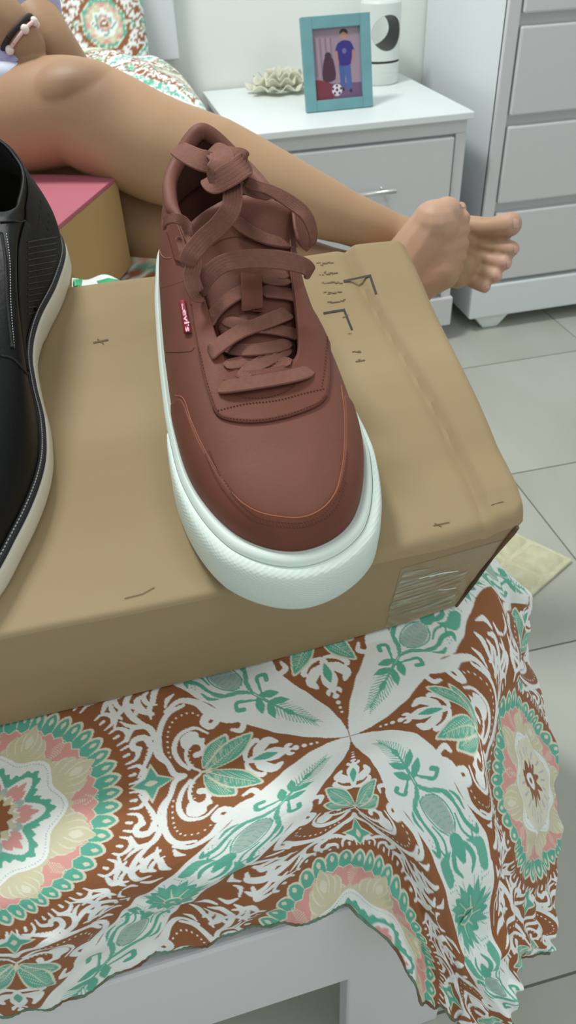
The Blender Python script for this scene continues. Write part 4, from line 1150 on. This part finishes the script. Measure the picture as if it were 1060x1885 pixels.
capsule_chain(bm,[(D(-50,175,.90),.045),(D(-5,146,.872),.016),(D(35,136,.866),.010),(D(66,134,.864),.006)])
M_short=mat('pale_blue_plaid',(214,220,236),.8,(196,204,228),60)
remesh(bm,'shorts',.005,M_short,per_,3)
hc=sh+[.035,0,.215]
bm=bmesh.new(); ball(bm,hc+[-.014,0,.022],.080,(1.0,.92,1.15)); ball(bm,hc+[-.045,0,-.03],.060,(.8,1.1,1.2))
M_hair=mat('dark_hair',(30,24,22),.5,(22,18,17),60)
remesh(bm,'hair',.005,M_hair,per_,2)
M_eye=mat('eye',(40,28,22),.2)
for sy in (-.026,.026):
    bm=bmesh.new(); ball(bm,hc+[.070,sy,.004],.0075,(.6,1.3,.7)); bm_obj('eye',bm,M_eye,per_,True)
bm=bmesh.new(); ball(bm,hc+[.070,0,-.048],.012,(.45,1.7,.4)); bm_obj('lips',bm,mat('lips',(150,88,80),.5),per_,True)
# bracelets
wr0,wr1=D(20,54,.882),D(40,74,.880); ta=unit(wr1-wr0); aa=unit(np.cross(ta,[0,0,1])); bb=np.cross(ta,aa)
def bracelet(name,cc,r,rt,mt,lab):
    P=[cc+r*(aa*math.cos(t)+bb*math.sin(t)) for t in np.linspace(0,2*math.pi,33)]
    V_,F_=tube_vf(P,rt,8,caps=False); o_=mk(name,V_,F_,mt); tag(o_,lab,'bracelet'); return P,o_
bracelet('bracelet',D(31,63,.8812),.0205,.0026,M_bracelet,'dark cord bracelet on the wrist above the knee')
P,bo2=bracelet('bracelet',D(40,73,.8802),.0208,.0018,M_pinkcord,'pale pink cord bracelet with pearl beads next to the dark one')
for i in (2,6,11,16,20,24,28): 
    bmx=bmesh.new(); ball(bmx,P[i],.0042,seg=10); bm_obj('bead',bmx,M_bead,bo2,True)

# ================================================================== NIGHTSTAND
NX0,NX1,NY=.226,.640,1.352
ns_=empty('nightstand',(.43,1.53,0),'low white nightstand with drawers, carrying the teal photo frame','nightstand')
box('table_top',NX0-.004,NX1+.004,NY-.006,1.72,.421,.433,M_white,ns_,.002)
box('carcass',NX0+.008,NX1-.004,NY+.012,1.715,.095,.421,M_drawer,ns_,.002)
box('face_frame',NX0+.008,NX1-.004,NY+.004,NY+.012,.398,.421,M_drawer,ns_,.001)
box('stile',NX1-.024,NX1-.004,NY+.002,NY+.012,.095,.398,M_drawer,ns_,.001); box('stile',NX0+.008,NX0+.028,NY+.002,NY+.012,.095,.398,M_drawer,ns_,.001)
for z0,z1 in ((.258,.394),(.102,.246)):
    d=box('drawer',NX0+.031,NX1-.027,NY-.002,NY+.014,z0,z1,M_drawer,ns_,.003)
    zc=.320 if z0>.2 else .19
    hd=tube('drawer_handle',[(.385,NY-.022,zc),(.50,NY-.022,zc)],.0042,M_steel,d,10)
    
    for x in (.405,.48): tube('handle_post',[(x,NY-.022,zc+.001),(x,NY+.000,zc+.001)],.0028,M_steel,ns_,8)
box('plinth',NX0,NX1,NY-.006,1.715,.034,.095,M_drawer,ns_,.003)
def foot(name,x0,x1,y0,y1,z,mt,par,tap=.25):
    dx=(x1-x0)*tap
    P=[(x0+dx,y0+.004,0),(x1-dx,y0+.004,0),(x1-dx,y1,0),(x0+dx,y1,0),(x0,y0,z),(x1,y0,z),(x1,y1,z),(x0,y1,z)]
    return hexa(name,P,mt,par,.003)
foot('leg',.565,.620,NY,NY+.05,.034,M_drawer,ns_,.1); foot('leg',.245,.30,NY,NY+.05,.034,M_drawer,ns_,.1)
foot('leg',.565,.620,1.65,1.70,.034,M_drawer,ns_,.1); foot('leg',.245,.30,1.65,1.70,.034,M_drawer,ns_,.1)

# ================================================================== CHEST OF DRAWERS
CX,CY=.692,1.368; CW=.62; CT=1.10
ch=empty('chest_of_drawers',(CX+CW/2,1.55,0),'tall white chest of drawers against the wall, right of the nightstand','chest of drawers')
box('side_panel',CX+.003,CX+.020,CY+.006,1.725,.10,CT,M_side,ch,.002); box('side_panel',CX+CW-.018,CX+CW,CY+.006,1.725,.10,CT,M_side,ch,.002)
box('carcass',CX+.018,CX+CW-.018,CY+.014,1.722,.10,CT,M_drawer,ch)
box('top_panel',CX-.004,CX+CW+.004,CY-.006,1.725,CT,CT+.018,M_white,ch,.002)
box('stile',CX+.003,CX+.026,CY,CY+.014,.10,CT,M_drawer,ch,.002); box('stile',CX+CW-.026,CX+CW,CY,CY+.014,.10,CT,M_drawer,ch,.002)
for z0,z1 in ((.109,.244),(.262,.397),(.415,.551),(.569,.705),(.723,.859),(.877,1.013)):
    d=box('drawer',CX+.0295,CX+CW-.029,CY-.004,CY+.016,z0,z1,M_drawer,ch,.0035)
box('plinth',CX-.003,CX+CW+.003,CY-.006,1.722,.030,.101,M_side,ch,.004)
foot('leg',.705,.785,CY+.002,CY+.07,.030,M_side,ch,.3); foot('leg',CX+CW-.09,CX+CW-.012,CY+.002,CY+.07,.030,M_side,ch,.3)
foot('leg',.705,.785,1.64,1.70,.030,M_side,ch,.3); foot('leg',CX+CW-.09,CX+CW-.012,1.64,1.70,.030,M_side,ch,.3)

# ================================================================== PHOTO FRAME
ZT=.4335
f0=atz(565,208,ZT); f1=atz(686,196,ZT)
fe=unit(f1-f0); wF=np.linalg.norm(f1-f0); fb=unit(np.cross([0,0,1],fe)); LN=math.radians(13)
fu=unit(np.array([0,0,1])*math.cos(LN)+fb*math.sin(LN)); fn=np.cross(fe,fu)  # fn points to the viewer
if fn[1]>0: fn=-fn
# height from the upper left corner ray
def ray_plane(px,py,p,n_): r=ray(px,py); return CAM+r*(((p-CAM)@n_)/(r@n_))
hF=(ray_plane(606,28,f0,fn)-f0)@fu
pf=empty('photo_frame',tuple((f0+f1)/2),'teal wooden photo frame with a picture of a child and football','photo frame')
def FP(a,b,c): return f0+fe*a+fu*b+fn*c
bw=.0185
def fbox(name,a0,a1,b0,b1,c0,c1,mt,par,bev=.0008):
    return hexa(name,[FP(a0,b0,c1),FP(a1,b0,c1),FP(a1,b0,c0),FP(a0,b0,c0),FP(a0,b1,c1),FP(a1,b1,c1),FP(a1,b1,c0),FP(a0,b1,c0)],mt,par,bev)
fbox('frame_bar',0,bw,0,hF,-.010,.003,M_teal,pf); fbox('frame_bar',wF-bw,wF,0,hF,-.010,.003,M_teal,pf)
fbox('frame_bar',bw,wF-bw,hF-bw,hF,-.010,.003,M_teal,pf); fbox('frame_bar',bw,wF-bw,0,bw*.95,-.010,.003,M_teal,pf)
fbox('backing',.004,wF-.004,.004,hF-.004,-.012,-.0085,M_dark,pf)
fbox('easel_leg',wF*.42,wF*.58,hF*.02,hF*.6,-.016,-.0125,M_dark,pf)
stp=hexa('easel_strut',[tuple(FP(wF*.42,hF*.5,-.012)),tuple(FP(wF*.58,hF*.5,-.012)),tuple(FP(wF*.58,hF*.5,-.015)),tuple(FP(wF*.42,hF*.5,-.015))]+[tuple(q) for q in [ (FP(wF*.42,0,0)*[1,1,0]+fb*.075+[0,0,ZT]),(FP(wF*.58,0,0)*[1,1,0]+fb*.075+[0,0,ZT]),(FP(wF*.58,0,0)*[1,1,0]+fb*.079+[0,0,ZT]),(FP(wF*.42,0,0)*[1,1,0]+fb*.079+[0,0,ZT])]],M_dark,pf)
pw,ph=wF-2*bw+.002,hF-2*bw+.003
asp=ph/pw
c2=Canvas(0,1,0,asp,170,lin((150,128,142))); KA=asp/1.47
_p,_s,_d=c2.poly,c2.seg,c2.dot
c2.poly=lambda P,*a,**k:_p([(x,y*KA) for x,y in P],*a,**k)
c2.dot=lambda x,y,r,c:_s((x,y*KA),(x,y*KA),r*.92,r*.92,c)
c2.seg=lambda a,b,*r,**k:_s((a[0],a[1]*KA),(b[0],b[1]*KA),*r,**k)
L_=lambda *c:np.array(lin(c))
c2.im+= (c2.X[...,None]*.05)*np.array([1,.8,1]); c2.poly([(0,0),(1,0),(1,.32),(0,.36)],L_(112,86,118))
for k in range(7): c2.seg((.08+.055*k,.5),(.06+.055*k,asp),.012,.012,L_(168,150,158) if k%2 else L_(110,92,108),.6)
c2.poly([(0,.0),(.36,0),(.40,.30),(.16,.42),(0,.40)],L_(120,52,66),3)
c2.poly([(.19,.42),(.45,.42),(.43,.80),(.36,.88),(.24,.86)],L_(74,44,58),3); c2.dot(.32,.90,.075,L_(64,44,60))
c2.seg((.60,.72),(.60,.30),.07,.05,L_(70,92,150)); c2.seg((.71,.72),(.74,.22),.07,.05,L_(76,98,158))
c2.poly([(.52,.72),(.80,.72),(.82,1.10),(.74,1.18),(.60,1.18),(.50,1.06)],L_(52,44,124),3)
c2.seg((.55,1.10),(.49,.96),.035,.032,L_(52,44,124)); c2.seg((.79,1.10),(.85,.96),.035,.032,L_(52,44,124)); c2.seg((.49,.96),(.50,.86),.03,.026,L_(176,128,116)); c2.seg((.85,.96),(.84,.84),.03,.026,L_(176,128,116))
c2.seg((.50,.86),(.52,.74),.024,.022,L_(176,128,116)); c2.seg((.84,.84),(.81,.74),.024,.022,L_(176,128,116))
c2.dot(.66,1.30,.075,L_(184,134,120)); c2.poly([(.58,1.32),(.60,1.40),(.68,1.42),(.74,1.38),(.74,1.31),(.66,1.36)],L_(40,28,32),3); c2.dot(.66,.98,.05,L_(110,104,160))
c2.dot(.60,.20,.035,L_(52,46,60)); c2.dot(.76,.16,.035,L_(52,46,60))
c2.dot(.47,.20,.115,L_(226,212,222))
for a in range(5): c2.dot(.47+.085*math.cos(a*1.257+.3),.20+.085*math.sin(a*1.257+.3),.026,L_(60,46,62))
c2.dot(.47,.20,.030,L_(60,46,62))
gy,gx=c2.h,c2.w
aa2,bb2=np.meshgrid(np.linspace(bw-.001,bw-.001+pw,gx),np.linspace(bw*.95-.001,bw*.95-.001+ph,gy))
PP=f0+aa2[...,None]*fe+bb2[...,None]*fu+fn*(-.0035)
ph_o=fast_grid('photo_print',PP,M_photo,pf); set_col(ph_o.data,c2.im.reshape(-1,3))

# ================================================================== WHITE CYLINDER WITH HOLE
cc=atz(707,150,ZT); dcy=np.linalg.norm(cc-CAM); rc=35.5/FPX*(M[:,2]@(cc-CAM)); cc=atz(707,157,ZT)+np.array([0,rc*.9,0])
topy=ray_plane(704,5,cc,unit(np.array([cc[0],cc[1],0])))[2]-ZT
topy=max(.14,topy)
cy=empty('cylinder_device',(cc[0],cc[1],ZT),'white cylinder with a round hole through it, standing behind the photo frame','device')
dv=unit(np.array([cc[0],cc[1],0])); hole=ray_plane(711,56,cc,dv); hz=hole[2]; hr=.0245/ .0245*(27/FPX)*(M[:,2]@(cc-CAM))
yaw=math.radians(24); dvh=np.array([dv[0]*math.cos(yaw)-dv[1]*math.sin(yaw),dv[0]*math.sin(yaw)+dv[1]*math.cos(yaw),0])
V,F=lathe_vf([(0.0001,.0),(rc*.96,0),(rc,.003),(rc,topy*.27)],(cc[0],cc[1],ZT),48); base_o=mk('base',V,F,M_cyl,cy)
V,F=lathe_vf([(rc*.965,0),(rc*.965,.004)],(cc[0],cc[1],ZT+topy*.27),48); mk('dark_line',V,F,M_charcoal,cy)
V,F=lathe_vf([(.0001,0),(rc,0),(rc,topy*.73-.008),(rc-.003,topy*.73-.004),(.0001,topy*.73-.004)],(cc[0],cc[1],ZT+topy*.27+.004),64); bd=mk('upper_body',V,F,M_cyl,cy,False)
# hole cutter
def cyl_cut(r,L):
    b=bmesh.new(); rot=Vector(dvh).to_track_quat('Z','Y').to_matrix().to_4x4()
    bmesh.ops.create_cone(b,cap_ends=True,segments=48,radius1=r,radius2=r,depth=L,matrix=Matrix.Translation(Vector((cc[0],cc[1],hz)))@rot); return b
cut=bm_obj('cutter',cyl_cut(hr,rc*3),None)
bo_=bd.modifiers.new('b','BOOLEAN'); bo_.operation='DIFFERENCE'; bo_.object=cut; bo_.solver='EXACT'
bpy.context.view_layer.update()
dg=bpy.context.evaluated_depsgraph_get(); me2=bpy.data.meshes.new_from_object(bd.evaluated_get(dg)); bd.modifiers.clear(); bd.data=me2; bpy.data.objects.remove(cut)
bd.data.set_sharp_from_angle(angle=.5); bd.data.polygons.foreach_set('use_smooth',[True]*len(bd.data.polygons)); bd.data.set_sharp_from_angle(angle=.5)
sd=unit(np.cross(dvh,[0,0,1])); V=[]
for k in range(48):
    a=2*math.pi*k/48; off=sd*hr*.985*math.cos(a)+np.array([0,0,1])*hr*.985*math.sin(a)
    half=math.sqrt(max(rc*rc-(hr*math.cos(a))**2,0))*.985
    for s in (-1,1): V.append(np.array([cc[0],cc[1],hz])+off+dvh*half*s)
mk('dark_ring',V,grid_faces(48,2,True,False),M_charcoal,cy)
# perforated dots around the base
bits=[]
for k in range(28):
    a=math.pi*1.0+math.pi*k/27; p=np.array([cc[0]+rc*math.cos(a),cc[1]+rc*math.sin(a),ZT+.018]); nn=np.array([math.cos(a),math.sin(a),0])
    for z in (0,.008): bits.append(tube_vf([p+[0,0,z]-nn*.001,p+[0,0,z]+nn*.0004],.0013,6))
multi('vent_dots',bits,M_wall,cy)
# ================================================================== CREAM CROCHET RUFFLE
rf=empty('crochet_doily',tuple(atz(515,175,ZT)),'cream crocheted ruffle doily lying left behind the photo frame','doily')
c3=atz(520,170,ZT)+np.array([.0,.01,.003])
for k,(R0,h0,nn_,am) in enumerate([(.062,.004,9,.010),(.050,.014,8,.012),(.036,.022,7,.012),(.022,.028,5,.010)]):
    V=[];nn2=140
    for i in range(nn2):
        a=2*math.pi*i/nn2; r=R0+.007*math.sin(a*nn_)
        for j in range(5):
            t=j/4; V.append((c3[0]+(r*(.5+.5*t))*math.cos(a)*1.05,c3[1]+(r*(.5+.5*t))*math.sin(a)*.8,ZT+.003+h0*(.4+.6*t)+am*t*(math.sin(a*nn_*1.5+k)*.5+.5)))
    o_=mk('ruffle',V,grid_faces(nn2,5,True,False),M_lace_cream,rf); s=o_.modifiers.new('s','SOLIDIFY'); s.thickness=.002

# ================================================================== PILLOWS
def pillow(name,c,sx,sy,th_,rot,label,pip,scale,mt=M_print):
    root=empty(name,tuple(c),label,'pillow'); nn=90
    a=np.linspace(-1,1,nn); Aq,Bq_=np.meshgrid(a,a); Rm=np.array(rot)
    e=np.clip((1-np.abs(Aq)**3.2)*(1-np.abs(Bq_)**3.2),0,1)**.5
    e2=1-.10*(np.abs(Aq*Bq_)**2)
    for sgn_ in (1,-1):
        Pq=np.stack([Aq*sx*(1-.05*(1-Bq_**2)*0)*e2,Bq_*sy*e2,sgn_*th_*e*(1+.08*np.sin(Aq*7+Bq_*5))],-1)@Rm.T+np.array(c)
        q=fast_grid('cushion_face',Pq,mt,root)
        set_col(q.data,pattern(Aq*sx*scale+.3,Bq_*sy*scale+.15).reshape(-1,3))
    if pip is not None:
        t=np.linspace(-1,1,40); ed=[(x,-1) for x in t]+[(1,y) for y in t]+[(-x,1) for x in t]+[(-1,-y) for y in t]
        P=[(np.array([x*sx*(1-.10*(abs(x*y))**2),y*sy*(1-.10*(abs(x*y))**2),0])@Rm.T+np.array(c)) for x,y in ed]; P.append(P[0])
        tube('piping',P,.004,pip,root,6)
    return root
from mathutils import Euler
def rotm(x,y,z): return np.array(Euler((math.radians(x),math.radians(y),math.radians(z))).to_matrix())
pc_=aty(60,30,1.60)
pillow('pillow',aty(105,40,1.60),.15,.16,.045,rotm(72,0,0),'patterned pillow propped against the headboard behind the knee',None,9)
pillow('pillow',aty(225,175,1.46),.125,.17,.048,rotm(6,10,8),'patterned pillow with dark green piping, flat beside the nightstand',M_darkteal,8)

# ================================================================== FLOOR MAT
q0=atz(1047,1035,0);q1=atz(940,984,0);e1=unit(q1-q0)*[1,1,0]; qb=atz(948,1122,0); e2_=unit(qb-q0)*[1,1,0]
fm=empty('floor_mat',tuple(q0+e1*.12+e2_*.12+[0,0,.0]),'cream quilted towel mat lying on the floor right of the bed','mat')
Sx=.034; th0=np.linalg.norm(q1-q0)
V=[q0-e1*.003-e2_*.003,q0-e1*.003+e2_*.24,q0+e1*.24+e2_*.24,q0+e1*.24-e2_*.003]
hexa('mat_base',[(p[0],p[1],z) for z in (0.0005,.006) for p in V],M_mat,fm,.002)
for i in range(4):
    for j in range(4):
        a0=q0+e1*(.058*i+.003)+e2_*(.058*j+.003); k=12; VV=[]
        for r_ in range(k+1):
            for s_2 in range(k+1):
                s,t=s_2/k,r_/k; p=a0+e1*.053*s+e2_*.053*t; z=.0055+.006*(1-(2*s-1)**6)*(1-(2*t-1)**6)+.0006*rng.uniform(-1,1)
                VV.append((p[0],p[1],z))
        mk('quilted_square',VV,grid_faces(k+1,k+1),M_mat,fm)
print('tris',sum(len(o.data.polygons)*2 for o in COL.objects if o.type=='MESH'))
